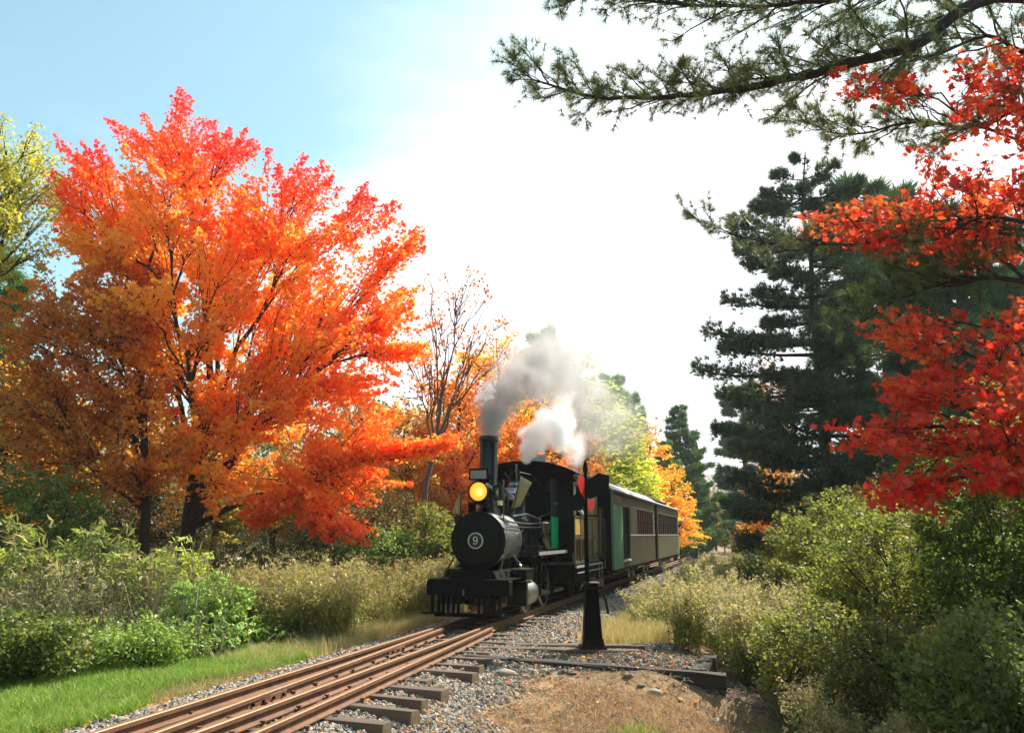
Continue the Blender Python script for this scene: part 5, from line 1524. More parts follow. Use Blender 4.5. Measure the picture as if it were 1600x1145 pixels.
limb_pine(npine, 'limb', [NP + Vector((0, -.3, 8.6)), P(1550, -60, Yn), P(1400, -20, Yn - .4), P(1250, 5, Yn - .6), P(1100, 10, Yn - .8), P(980, -5, Yn - .9), P(890, -20, Yn - 1)], 0.045, 0.005, 74, 0.09, NP, 0.9, cols=NC, dens=13)
limb_pine(npine, 'limb', [NP + Vector((0, 0, 5.3)), P(1560, 340, 9), P(1470, 372, 9), P(1380, 378, 9), P(1260, 382, 9.2), P(1170, 372, 9.3), P(1095, 352, 9.4)], 0.035, 0.004, 26, 0.11, NP, 0.8, cols=NC, dens=8)
limb_pine(npine, 'limb', [NP + Vector((0, 0, 4.6)), P(1600, 440, 9.5), P(1500, 440, 9.6), P(1420, 460, 9.8), P(1350, 500, 10)], 0.05, 0.006, 36, 0.11, NP, 1.2, cols=MID, dens=11)
limb_pine(npine, 'limb', [NP + Vector((0, 0, 6.6)), P(1620, 170, 9), P(1520, 200, 9), P(1430, 190, 9), P(1330, 210, 9), P(1250, 190, 9)], 0.04, 0.006, 40, 0.12, NP, 0.9, cols=NC, dens=10)
limb_pine(npine, 'limb', [NP + Vector((0, 0, 5.6)), P(1640, 380, 10.5), P(1560, 400, 10.5), P(1480, 400, 10.5), P(1400, 390, 10.5)], 0.05, 0.006, 34, 0.11, NP, 1.2, cols=MID, dens=11)
limb_pine(npine, 'limb', [NP + Vector((0, .3, 3.6)), P(1620, 560, 10.5), P(1540, 560, 10.5), P(1460, 540, 10.5), P(1400, 560, 10.5)], 0.05, 0.006, 28, 0.11, NP, 1.1, cols=MID, dens=11)
limb_pine(npine, 'limb', [NP + Vector((0, 0, 7.4)), P(1620, 90, 8.2), P(1540, 60, 8.2), P(1440, 90, 8.2), P(1340, 60, 8.2)], 0.04, 0.006, 30, 0.11, NP, 0.9, cols=NC, dens=11)

# ------------------------------------------------------------------ near red maple: boughs from the right edge
RB = Vector((6.9, 9.6, gz1(6.9, 9.6)))
rm = thing('maple_tree', 'near maple off the right edge with boughs of large scarlet leaves over the bushes', 'tree', RB)
regs = [((1250, 1600), (255, 430), 9.4, 130, 0.20), ((1400, 1640), (180, 300), 8.8, 40, 0.2), ((1380, 1640), (450, 640), 8.6, 62, 0.2), ((1300, 1480), (650, 715), 8.2, 34, 0.12),
        ((1430, 1640), (600, 770), 8.2, 56, 0.18), ((1345, 1470), (740, 800), 8.0, 22, 0.12), ((1350, 1440), (485, 540), 8.8, 16, 0.12), ((1300, 1420), (110, 160), 8.0, 16, 0.2),
        ((1500, 1640), (20, 180), 8.0, 42, 0.2), ((1530, 1640), (420, 760), 7.6, 40, .2), ((1380, 1460), (590, 640), 8.6, 16, .12)]
tipl = []
for (xa, xb), (ya, yb_), Y, n_, sp in regs:
    for i in range(n_):
        u_ = R.random(); v_ = R.random()
        if xb >= 1600 and xa < 1500:
            # thin out towards the left, keep a ragged edge
            u_ = u_ ** 0.75
        pxx = xa + (xb - xa) * u_
        band = (1 - u_) * 0.45
        pyy = ya + (yb_ - ya) * (band + (1 - band * (0.6 if (xa, ya) != (1250, 255) else 1.6)) * v_) if xb >= 1600 else ya + (yb_ - ya) * v_
        pyy = min(pyy, yb_)
        tipl.append(tuple(P(pxx, pyy, Y + R.uniform(-0.7, 0.9))))
tips = np.array(tipl)
trunk = [RB + Vector((0, 0, -0.1)), RB + Vector((-0.1, 0, 2)), RB + Vector((-0.15, 0, 4.2)), RB + Vector((-0.1, 0, 6)), RB + Vector((0, 0, 8))]
mb, shoots = skeleton(trunk, 0.11, tips, 14, 7, 0.005, low=0.1, lift=0.1, rise=1.0, hd=0.03)
mb.v = [(x - RB.x, y - RB.y, z - RB.z) for x, y, z in mb.v]
obj('trunk', mb, M['bark'], rm, smooth=True)
pos, idx, t, Dd = shoot_leaves(shoots, 17, 0.12, 0.6, 0.6)
nrm = NR.normal(size=pos.shape) * 0.9 + np.array([0, -0.35, 0.8])
sv = NR.random(len(shoots))[idx]
col = pal([(0.85, 0.03, 0.03), (0.88, 0.05, 0.03), (0.89, 0.12, 0.035), (0.88, 0.26, 0.05), (0.6, 0.03, 0.03)], np.clip(0.1 + 0.35 * sv + 0.3 * NR.random(len(pos)), 0, 1), 0.15)
siz = 0.09 * (0.7 + 0.6 * NR.random(len(pos)))
# nearest 300 leaves are leaves of their own
rngd = pos[:, 1] + 0 * pos[:, 0]
inview = (pos[:, 0] / pos[:, 1] < 0.62)
order = np.argsort(np.where(inview, pos[:, 1], 99) - siz * 8)
own = order[:300]; rest = order[300:]
me = leaf_mesh('leaves', pos[rest] - np.array(RB), nrm[rest], siz[rest], col[rest], T_MAPLE, M['leaf'])
lv = obj('leaves', me, None, rm); lv['kind'] = 'stuff'
leaf_vars = [leaf_mesh('leaf', np.zeros((1, 3)), np.array([[0, 0, 1.0]]), np.array([1.0]), np.array([c_]), T_MAPLE, M['leaf'], updir=np.array([[0, 1.0, 0]])) for c_ in ((0.82, 0.025, 0.018), (0.84, 0.05, 0.02), (0.86, 0.10, 0.02), (0.78, 0.03, 0.03))]
for k in own:
    o = bpy.data.objects.new('leaf', leaf_vars[k % 4]); COL.objects.link(o); o.parent = rm
    o.location = Vector(pos[k]) - RB
    o.rotation_euler = Vector(nrm[k]).to_track_quat('Z', 'Y').to_euler()
    o.rotation_euler.rotate_axis('Z', R.uniform(0, 6.28))
    o.scale = (siz[k],) * 3

# ------------------------------------------------------------------ shrubs
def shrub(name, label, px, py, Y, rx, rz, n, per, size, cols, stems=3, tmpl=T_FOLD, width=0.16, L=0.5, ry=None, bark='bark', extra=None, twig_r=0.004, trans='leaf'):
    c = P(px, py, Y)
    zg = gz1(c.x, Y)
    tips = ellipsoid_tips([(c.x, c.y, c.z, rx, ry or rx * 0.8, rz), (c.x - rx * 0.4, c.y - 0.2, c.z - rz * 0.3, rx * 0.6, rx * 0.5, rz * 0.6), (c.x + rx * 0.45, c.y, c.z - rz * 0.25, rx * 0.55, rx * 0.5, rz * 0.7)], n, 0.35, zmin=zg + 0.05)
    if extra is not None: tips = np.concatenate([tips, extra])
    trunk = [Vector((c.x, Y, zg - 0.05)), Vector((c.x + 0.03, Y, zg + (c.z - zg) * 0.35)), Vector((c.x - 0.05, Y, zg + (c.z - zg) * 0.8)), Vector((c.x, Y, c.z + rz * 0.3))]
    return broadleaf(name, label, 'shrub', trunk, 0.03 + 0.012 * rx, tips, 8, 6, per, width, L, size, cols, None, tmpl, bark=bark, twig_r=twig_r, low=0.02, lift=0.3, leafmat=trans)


GRN = [(0.13, 0.18, 0.03), (0.22, 0.25, 0.04), (0.30, 0.31, 0.06), (0.10, 0.13, 0.03), (0.34, 0.22, 0.07)]
DGR = [(0.09, 0.13, 0.03), (0.14, 0.19, 0.04), (0.22, 0.26, 0.05), (0.30, 0.24, 0.08)]
OLV = [(0.20, 0.17, 0.05), (0.14, 0.15, 0.03), (0.10, 0.12, 0.025), (0.26, 0.2, 0.07)]
shrub('bush', 'large yellow-green bush in the middle of the right-hand thicket', 1400, 880, 11.0, 1.6, 0.95, 300, 48, 0.062, GRN)
shrub('bush', 'dark green bush rising against the right edge', 1570, 850, 9.5, 1.2, 1.3, 330, 48, 0.06, [(0.07, 0.11, 0.02), (0.12, 0.18, 0.02), (0.18, 0.22, 0.03)])
shrub('bush', 'bushy green shrub in the lower right corner of the picture', 1560, 1060, 6.6, 0.8, 0.62, 240, 40, 0.05, DGR)
shrub('bush', 'olive green shrub in front of the large yellow-green bush', 1420, 1040, 8.2, 0.95, 0.55, 240, 40, 0.05, OLV)
shrub('bush', 'green and brown shrub beyond the retaining timber, at the thicket edge', 1270, 1010, 9.6, 0.8, 0.6, 200, 40, 0.05, GRN)
shrub('bush', 'rounded green bush at the thicket back, below the dark pine', 1310, 835, 15.5, 1.4, 0.9, 260, 44, 0.07, GRN)
shrub('bush', 'orange-brown small bush below the great pine beside the meadow', 1260, 845, 20, 1.2, 0.8, 160, 36, 0.08, [(0.3, 0.14, 0.03), (0.2, 0.14, 0.03), (0.35, 0.25, 0.04)])
shrub('bush', 'low olive bush in the meadow middle, right of the goldenrod', 1205, 885, 17.5, 1.0, 0.35, 100, 30, 0.07, OLV)
shrub('bush', 'grey-green bush across the meadow near the far tree gap', 1185, 848, 30, 1.2, 0.45, 130, 36, 0.1, OLV)
shrub('bush', 'fresh green bush left of the engine, under the red maple bough', 575, 868, 19.0, 1.3, 0.75, 260, 44, 0.075, [(0.14, 0.22, 0.05), (0.20, 0.30, 0.06), (0.28, 0.36, 0.10)])
shrub('bush', 'yellow-green leafy bush touching the engine smokebox on the left', 665, 850, 19.5, 1.0, 1.0, 220, 40, 0.075, [(0.2, 0.22, 0.04), (0.3, 0.3, 0.06), (0.12, 0.17, 0.03), (0.5, 0.4, 0.05)])
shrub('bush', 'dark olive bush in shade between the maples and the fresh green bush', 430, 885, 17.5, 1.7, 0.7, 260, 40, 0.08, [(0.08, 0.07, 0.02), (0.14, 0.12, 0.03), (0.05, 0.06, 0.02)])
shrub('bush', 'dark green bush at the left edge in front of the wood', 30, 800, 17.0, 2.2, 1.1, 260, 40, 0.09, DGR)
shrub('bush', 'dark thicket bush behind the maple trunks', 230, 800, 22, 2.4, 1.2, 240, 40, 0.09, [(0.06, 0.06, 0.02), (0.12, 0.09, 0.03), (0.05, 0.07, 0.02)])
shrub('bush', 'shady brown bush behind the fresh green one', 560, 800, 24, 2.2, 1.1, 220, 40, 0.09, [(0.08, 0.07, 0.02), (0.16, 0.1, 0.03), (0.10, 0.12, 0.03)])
shrub('bush', 'dark leafy bush low in the left corner by the grass', 50, 1000, 9.6, 0.75, 0.38, 150, 40, 0.055, DGR)
shrub('bush', 'deep green bush behind the grass strip, right of the left corner bush', 230, 1000, 10.4, 0.6, 0.25, 80, 34, 0.055, [(0.14, 0.24, 0.05), (0.24, 0.34, 0.06), (0.36, 0.42, 0.10)])
LIME = [(0.30, 0.38, 0.07), (0.42, 0.46, 0.10), (0.18, 0.26, 0.05), (0.42, 0.34, 0.15), (0.24, 0.20, 0.08)]
for (px, py, Y, rx, rz, n_, cols_, tm_, sz_, lab) in (
        (35, 880, 12.6, 0.8, 0.75, 110, LIME, T_LONG, 0.18, 'lime green drooping bush on pale canes, at the left edge'),
        (150, 865, 13.4, 0.7, 0.6, 90, LIME, T_LONG, 0.17, 'tallest lime green bush, below the thin maple trunk'),
        (120, 935, 11.6, 0.55, 0.5, 80, [(0.30, 0.34, 0.10), (0.42, 0.36, 0.2), (0.2, 0.24, 0.07)], T_LONG, 0.12, 'brownish half-bare bush full of pale twigs'),
        (215, 905, 12.3, 0.6, 0.5, 80, LIME, T_LONG, 0.16, 'yellow-green bush under the forked maple trunk'),
        (285, 890, 13.2, 0.55, 0.5, 70, [(0.30, 0.42, 0.08), (0.42, 0.50, 0.10), (0.5, 0.5, 0.12)], T_LONG, 0.15, 'light green bush right of the forked maple trunk'),
        (330, 940, 12.2, 0.65, 0.45, 90, [(0.2, 0.34, 0.08), (0.32, 0.46, 0.10), (0.42, 0.5, 0.14)], T_FOLD, 0.085, 'fine-leaved fresh green bush at the right end of the left thicket'),
        (20, 950, 11.2, 0.5, 0.45, 70, [(0.24, 0.2, 0.09), (0.32, 0.26, 0.12), (0.2, 0.22, 0.07)], T_LONG, 0.1, 'dull brown twiggy bush low at the left edge'),
        (400, 950, 13.0, 0.6, 0.4, 80, [(0.36, 0.38, 0.12), (0.5, 0.46, 0.2), (0.3, 0.32, 0.08)], T_FOLD, 0.07, 'pale dusty green bush beside the tall brown weeds')):
    shrub('bush', lab, px, py, Y, rx, rz, n_, 10 if tm_ is T_LONG else 24, sz_, cols_, tmpl=tm_, width=0.13, L=0.45, bark='twig', twig_r=0.005)

# bare canes standing in the thickets: nobody could count them
mb = MB()
cane_at = [(R.uniform(-10, 370), R.uniform(10.8, 13.0)) for _ in range(70)]
for i in range(280):
    q_ = R.choice(cane_at)
    p = P(q_[0], 900, q_[1])
    x, y = p.x + R.gauss(0, 0.22), p.y + R.gauss(0, 0.2); z = gz1(x, y)
    h = R.uniform(0.7, 1.7)
    lx, ly = R.gauss(0, 0.38), R.gauss(0, 0.25)
    mb.tube([(x, y, z), (x + lx * 0.4, y + ly * 0.4, z + h * 0.5), (x + lx + R.gauss(0, .05), y + ly, z + h)], [0.007, 0.005, 0.0025], 3, cap=False)
    if R.random() < 0.6:
        q = Vector((x + lx * 0.5, y + ly * .5, z + h * 0.55))
        mb.tube([q, q + Vector((R.gauss(0, 0.2), R.gauss(0, .1), R.uniform(0.1, 0.4)))], [0.004, 0.0015], 3, cap=False)
cn = obj('dry_canes', mb, M['twig']); cn['kind'] = 'stuff'
fb = thing('fallen_branch', 'long pale bare branch lying across the left thicket above the grass', 'branch', P(22, 985, 10.3))
b_ = fb.location
mb = MB().tube([Vector(P(x, y, 10.3)) - b_ for x, y in ((22, 985), (70, 984), (110, 990), (150, 1002), (190, 1008))], [0.012, 0.016, 0.015, 0.012, 0.006], 7).tube([Vector(P(x, y, 10.3)) - b_ for x, y in ((110, 990), (140, 996), (165, 992), (200, 1003))], [0.009, 0.007, 0.005, 0.003], 5)
obj('bough', mb, M['twig'], fb, smooth=True)
fb = thing('fallen_branch', 'thin arched bare branch sticking up at the right of the left thicket', 'branch', P(270, 1012, 10.6))
b_ = fb.location
obj('bough', MB().tube([Vector(P(x, y, 10.6)) - b_ for x, y in ((250, 1030), (270, 1012), (300, 992), (312, 975), (316, 960))], [0.012, 0.011, 0.009, 0.006, 0.003], 7).tube([Vector(P(x, y, 10.6)) - b_ for x, y in ((160, 985), (175, 955), (200, 935), (235, 922))], [0.01, 0.009, 0.006, 0.003], 6), M['twig'], fb, smooth=True)

# ------------------------------------------------------------------ small plants as scattered masses
def blades_mesh(name, n, h, spread, lean, w, cols, seed, head=None, leaves=0, leafsize=0.05, leafcols=None, headcols=None, headn=0):
    rr = random.Random(seed); V, Fs, C = [], [], []

    def add(vs, fs, c):
        o = len(V); V.extend(vs); Fs.extend([tuple(i + o for i in f) for f in fs]); C.extend([c] * len(vs))
    for i in range(n):
        a = rr.uniform(0, 6.28); x = rr.gauss(0, spread); y = rr.gauss(0, spread)
        hh = h * rr.uniform(0.6, 1.1); ln = hh * rr.uniform(0.3, 1) * lean
        dx, dy = math.cos(a) * ln, math.sin(a) * ln
        b = rr.uniform(0, 6.28); sx_, sy_ = math.cos(b) * w / 2, math.sin(b) * w / 2
        c = cols[rr.randrange(len(cols))]
        p0 = (x - sx_, y - sy_, -0.02); p1 = (x + sx_, y + sy_, -0.02)
        mx, my, mz = x + dx * 0.35, y + dy * 0.35, hh * 0.6
        p2 = (mx - sx_ * .8, my - sy_ * .8, mz); p3 = (mx + sx_ * .8, my + sy_ * .8, mz)
        tp = (x + dx, y + dy, hh * 0.97)
        add([p0, p1, p3, p2, tp], [(0, 1, 2, 3), (3, 2, 4)], c)
        for k in range(leaves):
            t = rr.uniform(0.15, 0.95)
            px_, py_, pz_ = x + dx * t * t, y + dy * t * t, hh * t
            an = rr.uniform(0, 6.28); s = leafsize * rr.uniform(0.6, 1.2)
            ex, ey = math.cos(an) * s, math.sin(an) * s
            nx_, ny_ = -math.sin(an) * s * 0.17, math.cos(an) * s * 0.17
            add([(px_, py_, pz_), (px_ + ex * .5 + nx_, py_ + ey * .5 + ny_, pz_ + s * .3), (px_ + ex, py_ + ey, pz_ - s * rr.uniform(-.2, .4)), (px_ + ex * .5 - nx_, py_ + ey * .5 - ny_, pz_ + s * .3)], [(0, 1, 2, 3)], leafcols[rr.randrange(len(leafcols))])
        for k in range(headn):
            t = rr.uniform(0.82, 1.03); s = 0.02 * rr.uniform(0.5, 1.2)
            px_, py_, pz_ = x + dx * t * t + rr.gauss(0, 0.035), y + dy * t * t + rr.gauss(0, 0.035), hh * t + rr.gauss(0, 0.02)
            q = [(px_ + rr.gauss(0, s), py_ + rr.gauss(0, s), pz_ + rr.gauss(0, s)) for _ in range(3)]
            add(q, [(0, 1, 2)], headcols[rr.randrange(len(headcols))])
    me = bpy.data.meshes.new(name); me.from_pydata(V, [], Fs)
    ca_ = me.color_attributes.new('Col', 'FLOAT_COLOR', 'POINT')
    c4_ = np.ones((len(V), 4), np.float32); c4_[:, :3] = np.array(C); ca_.data.foreach_set('color', c4_.ravel())
    me.materials.append(M['grass'])
    return me


def spots(n, xr, yr, cond, power=1.0):
    out = []
    while len(out) < n:
        Y = yr[0] + (yr[1] - yr[0]) * NR.random(4000) ** power
        X = xr[0] + (xr[1] - xr[0]) * NR.random(4000)
        k = cond(X, Y)
        out += list(zip(X[k], Y[k]))
    a = np.array(out[:n])
    return np.column_stack([a, gz(a[:, 0], a[:, 1])])


def scatter_plants(name, pts, srcs, smin, smax, tilt=0.1):
    n = len(pts)
    rot = np.column_stack([NR.normal(size=n) * tilt, NR.normal(size=n) * tilt, NR.random(n) * 6.28])
    s = smin + (smax - smin) * NR.random(n)
    scl = np.column_stack([s, s, s * (0.85 + 0.3 * NR.random(n))])
    return scatter(name, pts, rot, scl, NR.integers(0, len(srcs), n), srcs)


def inview(X, Y, m=0.06):
    return (np.abs(X) / np.maximum(Y, .1) < 0.64 + m)


G1 = [(0.16, 0.32, 0.04), (0.22, 0.42, 0.05), (0.13, 0.23, 0.035), (0.34, 0.42, 0.08)]
grass_src = [blades_mesh('grass_tuft', 22, 0.11, 0.035, 0.9, 0.006, G1, 50 + i) for i in range(4)]
pts = spots(19000, (-9, -2), (5.2, 13), lambda X, Y: (dist(X, Y) < -1.55 + 0.25 * np.sin(Y * 1.9)) & (dist(X, Y) > -4.2) & inview(X, Y))
scatter_plants('green_grass', pts, grass_src, 0.35, 1.3, 0.25)
pts = spots(1500, (-9, -2), (5.2, 13), lambda X, Y: (dist(X, Y) < -1.35) & (dist(X, Y) > -2.1) & inview(X, Y))
scatter_plants('green_grass', pts, [blades_mesh('straw_blades', 14, 0.09, 0.05, 1.4, 0.005, [(0.5, 0.4, 0.2), (0.4, 0.28, 0.14), (0.3, 0.32, 0.1)], 45 + i) for i in range(3)], 0.5, 1.2, 0.3)
DRY = [(0.5, 0.34, 0.2), (0.42, 0.24, 0.13), (0.62, 0.47, 0.28), (0.24, 0.15, 0.09), (0.36, 0.24, 0.14)]
dry_src = [blades_mesh('dry_tuft', 10, 0.07, 0.05, 2.4, 0.005, DRY, 60 + i) for i in range(4)]
pts = spots(15000, (-3, 8), (4.8, 11), lambda X, Y: (dist(X, Y) > 1.9 + 0.25 * np.sin(Y * 2.3)) & (dist(X, Y) < 6.5) & inview(X, Y) & ~((dist(X, Y) < 4.3) & (Y > 9.75 - (X + .5) * .2)) & (NR.random(len(X)) < np.where(dist(X, Y) < 2.4, 0.35, 1)))
scatter_plants('dry_grass', pts, dry_src, 0.5, 1.1, 0.35)
# bleached grass right of the stand
dry2 = [blades_mesh('straw_tuft', 20, 0.32, 0.06, 0.7, 0.006, [(0.55, 0.43, 0.2), (0.48, 0.36, 0.15), (0.4, 0.36, 0.12), (0.6, 0.5, 0.28)], 70 + i) for i in range(3)]
pts = spots(1500, (1, 9), (11.9, 22), lambda X, Y: (dist(X, Y) > 1.75) & (dist(X, Y) < 3.0) & inview(X, Y))
scatter_plants('straw_grass', pts, dry2, 0.5, 1.0, 0.2)
pts = spots(900, (-6, -1), (10.5, 20), lambda X, Y: (dist(X, Y) < -1.15) & (dist(X, Y) > -2.3))
scatter_plants('straw_grass', pts, dry2, 0.4, 0.9, 0.2)
# green patch near the bottom
pts = spots(260, (0.2, 3.2), (5.6, 9.2), lambda X, Y: ((X - 1.25) ** 2 * 3 + (Y - 6.9) ** 2 < 0.3 + 0.5 * NR.random(len(X))) | ((X - 2.9) ** 2 + (Y - 8.9) ** 2 < .16))
scatter_plants('green_grass', pts, [blades_mesh('grass_tuft', 16, 0.16, 0.04, 0.7, 0.006, [(0.16, 0.26, 0.04), (0.3, 0.36, 0.08), (0.4, 0.38, 0.14)], 80 + i) for i in range(3)], 0.5, 1.2, 0.2)

# goldenrod and weeds
WST = [(0.22, 0.15, 0.07), (0.14, 0.12, 0.05)]
WLV = [(0.24, 0.30, 0.06), (0.32, 0.38, 0.07), (0.42, 0.36, 0.10), (0.18, 0.24, 0.05)]
WHD = [(0.62, 0.52, 0.32), (0.5, 0.4, 0.22), (0.55, 0.44, 0.12), (0.42, 0.33, 0.22)]
weed_src = [blades_mesh('weed_stem', 5, 1.0, 0.09, 0.38, 0.008, WST, 90 + i, leaves=26, leafsize=0.085, leafcols=WLV, headn=34, headcols=WHD) for i in range(6)]
pts = spots(2600, (1.5, 14), (10.4, 36), lambda X, Y: (dist(X, Y) > 2.9 + 0.35 * np.sin(Y * 1.1) - 0.5 * (Y > 14)) & (dist(X, Y) < 9) & inview(X, Y) & (~((Y < 11.6) & (X < 2.85))), 1.3)
scatter_plants('goldenrod', pts, weed_src, 0.55, 1.15, 0.12)
pts = spots(1000, (2.7, 8), (6.0, 11), lambda X, Y: (X > 2.75 + (10 - Y) * 0.05) & inview(X, Y) & (X / Y > 0.31))
scatter_plants('goldenrod', pts, weed_src, 0.3, 0.78, 0.15)
# weeds left of the engine
wl_src = [blades_mesh('tall_weed', 7, 1.0, 0.1, 0.3, 0.009, [(0.3, 0.2, 0.1), (0.2, 0.15, 0.06)], 110 + i, leaves=22, leafsize=0.08, leafcols=[(0.42, 0.46, 0.08), (0.34, 0.42, 0.08), (0.48, 0.4, 0.14), (0.4, 0.26, 0.1)], headn=16, headcols=[(0.42, 0.3, 0.16), (0.35, 0.3, 0.1)]) for i in range(5)]
pts = spots(1500, (-8, 3), (12.5, 30), lambda X, Y: (dist(X, Y) < -1.9 - 0.2 * np.sin(Y * 1.4)) & (dist(X, Y) > -5) & inview(X, Y), 1.2)
scatter_plants('tall_weeds', pts, wl_src, 0.6, 1.2, 0.1)
# broad low weeds at the left, between the grass and the thicket
lw_src = [blades_mesh('leafy_weed', 6, 0.45, 0.09, 0.6, 0.006, [(0.12, 0.16, 0.04)], 120 + i, leaves=12, leafsize=0.11, leafcols=[(0.2, 0.36, 0.06), (0.32, 0.48, 0.08), (0.42, 0.52, 0.12), (0.16, 0.26, 0.05), (0.5, 0.45, 0.2)]) for i in range(5)]
pts = spots(1900, (-10, -2.5), (8.0, 16), lambda X, Y: (dist(X, Y) < -3.6 + 0.5 * np.sin(Y * 1.2) + 0.7 * smooth(10, 13, Y)) & (dist(X, Y) > -9) & inview(X, Y))
scatter_plants('leafy_weeds', pts, lw_src, 0.3, 1.35, 0.25)
pts = spots(1300, (2, 9), (6.0, 13), lambda X, Y: (X / Y > 0.36) & inview(X, Y))
scatter_plants('leafy_weeds', pts, [blades_mesh('leafy_weed', 6, 0.42, 0.09, 0.6, 0.006, [(0.12, 0.13, 0.04)], 130 + i, leaves=12, leafsize=0.075, leafcols=[(0.10, 0.16, 0.03), (0.16, 0.20, 0.04), (0.22, 0.22, 0.06), (0.3, 0.26, 0.1)], headn=8, headcols=WHD) for i in range(4)], 0.6, 1.2, 0.2)
# low growth across the rest of the ground
pts = spots(5000, (-60, 60), (14, 90), lambda X, Y: (np.abs(dist(X, Y)) > 3.0) & inview(X, Y), 1.2)
scatter_plants('undergrowth', pts, wl_src + lw_src, 0.7, 1.3, 0.15)
# the wood closing the far distance
far_src = []
for i in range(3):
    n_ = 1500
    p = np.clip(NR.normal(size=(n_, 3)), -1.9, 1.9) * np.array([1.6, 1.6, 2.6]) + np.array([0, 0, 5.0])
    far_src.append(leaf_mesh('far_tree', p, NR.normal(size=(n_, 3)), np.full(n_, 0.36), pal([[(0.10, 0.13, 0.04), (0.16, 0.17, 0.05)], [(0.4, 0.22, 0.05), (0.28, 0.2, 0.05)], [(0.04, 0.07, 0.035), (0.07, 0.1, 0.05)]][i], NR.random(n_), 0.2), T_FOLD, M['leaf']))
pts = spots(900, (-160, 200), (60, 190), lambda X, Y: ((X < 10 + (Y - 60) * 0.22) | (X > 30 + (Y - 60) * 0.30) | (Y > 120)) & inview(X, Y, .3))
scatter_plants('distant_and_unseen_forest', pts, far_src, 0.8, 1.25, 0.03)
pts = spots(420, (-70, 75), (-60, 14), lambda X, Y: ((X ** 2 + Y ** 2) > 22 ** 2) & ((Y < 2) | (np.abs(X) > 24)) & (np.abs(dist(X, Y)) > 3))  # unseen trees behind the camera, added to darken sky reflections and ambient light
scatter_plants('distant_and_unseen_forest', pts, far_src, 1.0, 1.5, 0.03)

# ------------------------------------------------------------------ ballast stones, leaf litter
def stone_mesh(name, seed, mat, sub=1):
    import bmesh
    bm = bmesh.new(); bmesh.ops.create_icosphere(bm, subdivisions=sub, radius=1)
    rr = random.Random(seed)
    ax = (rr.uniform(0.8, 1.3), rr.uniform(0.6, 1.0), rr.uniform(0.45, 0.75))
    for v in bm.verts:
        k = rr.uniform(0.72, 1.15)
        v.co = Vector((v.co.x * ax[0] * k, v.co.y * ax[1] * k, v.co.z * ax[2] * k))
    me = bpy.data.meshes.new(name); bm.to_mesh(me); bm.free()
    me.materials.append(mat)
    return me


smats = [paint('ballast_grey', (0.34, 0.30, 0.255), 0.85, var=0.3, scale=3), paint('ballast_pale', (0.56, 0.50, 0.41), 0.85, var=0.25, scale=3), paint('ballast_tan', (0.40, 0.29, 0.19), 0.85, var=0.3, scale=3), paint('ballast_dark', (0.13, 0.125, 0.12), 0.85, var=0.3, scale=3)]
st_src = [stone_mesh('ballast_stone', 200 + i, smats[(0, 1, 2, 0, 1, 3, 0, 2)[i]]) for i in range(8)]


def grcond(X, Y):
    return (NR.random(len(X)) < w_gravel(dist(X, Y), Y) * (1 - 0.72 * w_pad(X, Y))) & inview(X, Y)


pts = spots(34000, (-4.5, 4.2), (5.0, 15.5), lambda X, Y: grcond(X, Y) & (NR.random(len(X)) < np.clip(1.6 - Y / 11, 0.35, 1)))
n = len(pts)
s = 0.014 + 0.020 * NR.random(n) ** 1.8
pts[:, 2] += s * 0.25 + NR.random(n) * 0.012
o = scatter('ballast_stones', pts, NR.random((n, 3)) * 6.28, np.column_stack([s, s, s]) * 1.15, NR.integers(0, 8, n), st_src)
pts = spots(9000, (-1, 16), (15, 50), lambda X, Y: (NR.random(len(X)) < w_gravel(dist(X, Y), Y)), 1.2)
n = len(pts); s = 0.022 + 0.02 * NR.random(n)
scatter('ballast_stones', pts, NR.random((n, 3)) * 6.28, np.column_stack([s, s, s]), NR.integers(0, 8, n), st_src)
# leaf litter
lit = []
for i, c_ in enumerate([(0.62, 0.16, 0.05), (0.45, 0.24, 0.1), (0.68, 0.36, 0.1), (0.4, 0.1, 0.06)]):
    lit.append(leaf_mesh('fallen_leaf', np.zeros((1, 3)), np.array([[0, 0.2, 1.0]]), np.array([1.0]), np.array([c_]), T_LOBE, M['leaf']))
pts = spots(4000, (-8, 6), (5.0, 20), lambda X, Y: (np.abs(dist(X, Y)) < 5) & inview(X, Y) & ((np.abs(dist(X, Y)) > 1) | (NR.random(len(X)) < .3)))
pts[:, 2] += 0.03
n = len(pts); s = 0.035 + 0.035 * NR.random(n)
scatter('fallen_leaves', pts, np.column_stack([NR.normal(size=n) * .4, NR.normal(size=n) * .4, NR.random(n) * 6.28]), np.column_stack([s, s, s]), NR.integers(0, 4, n), lit)

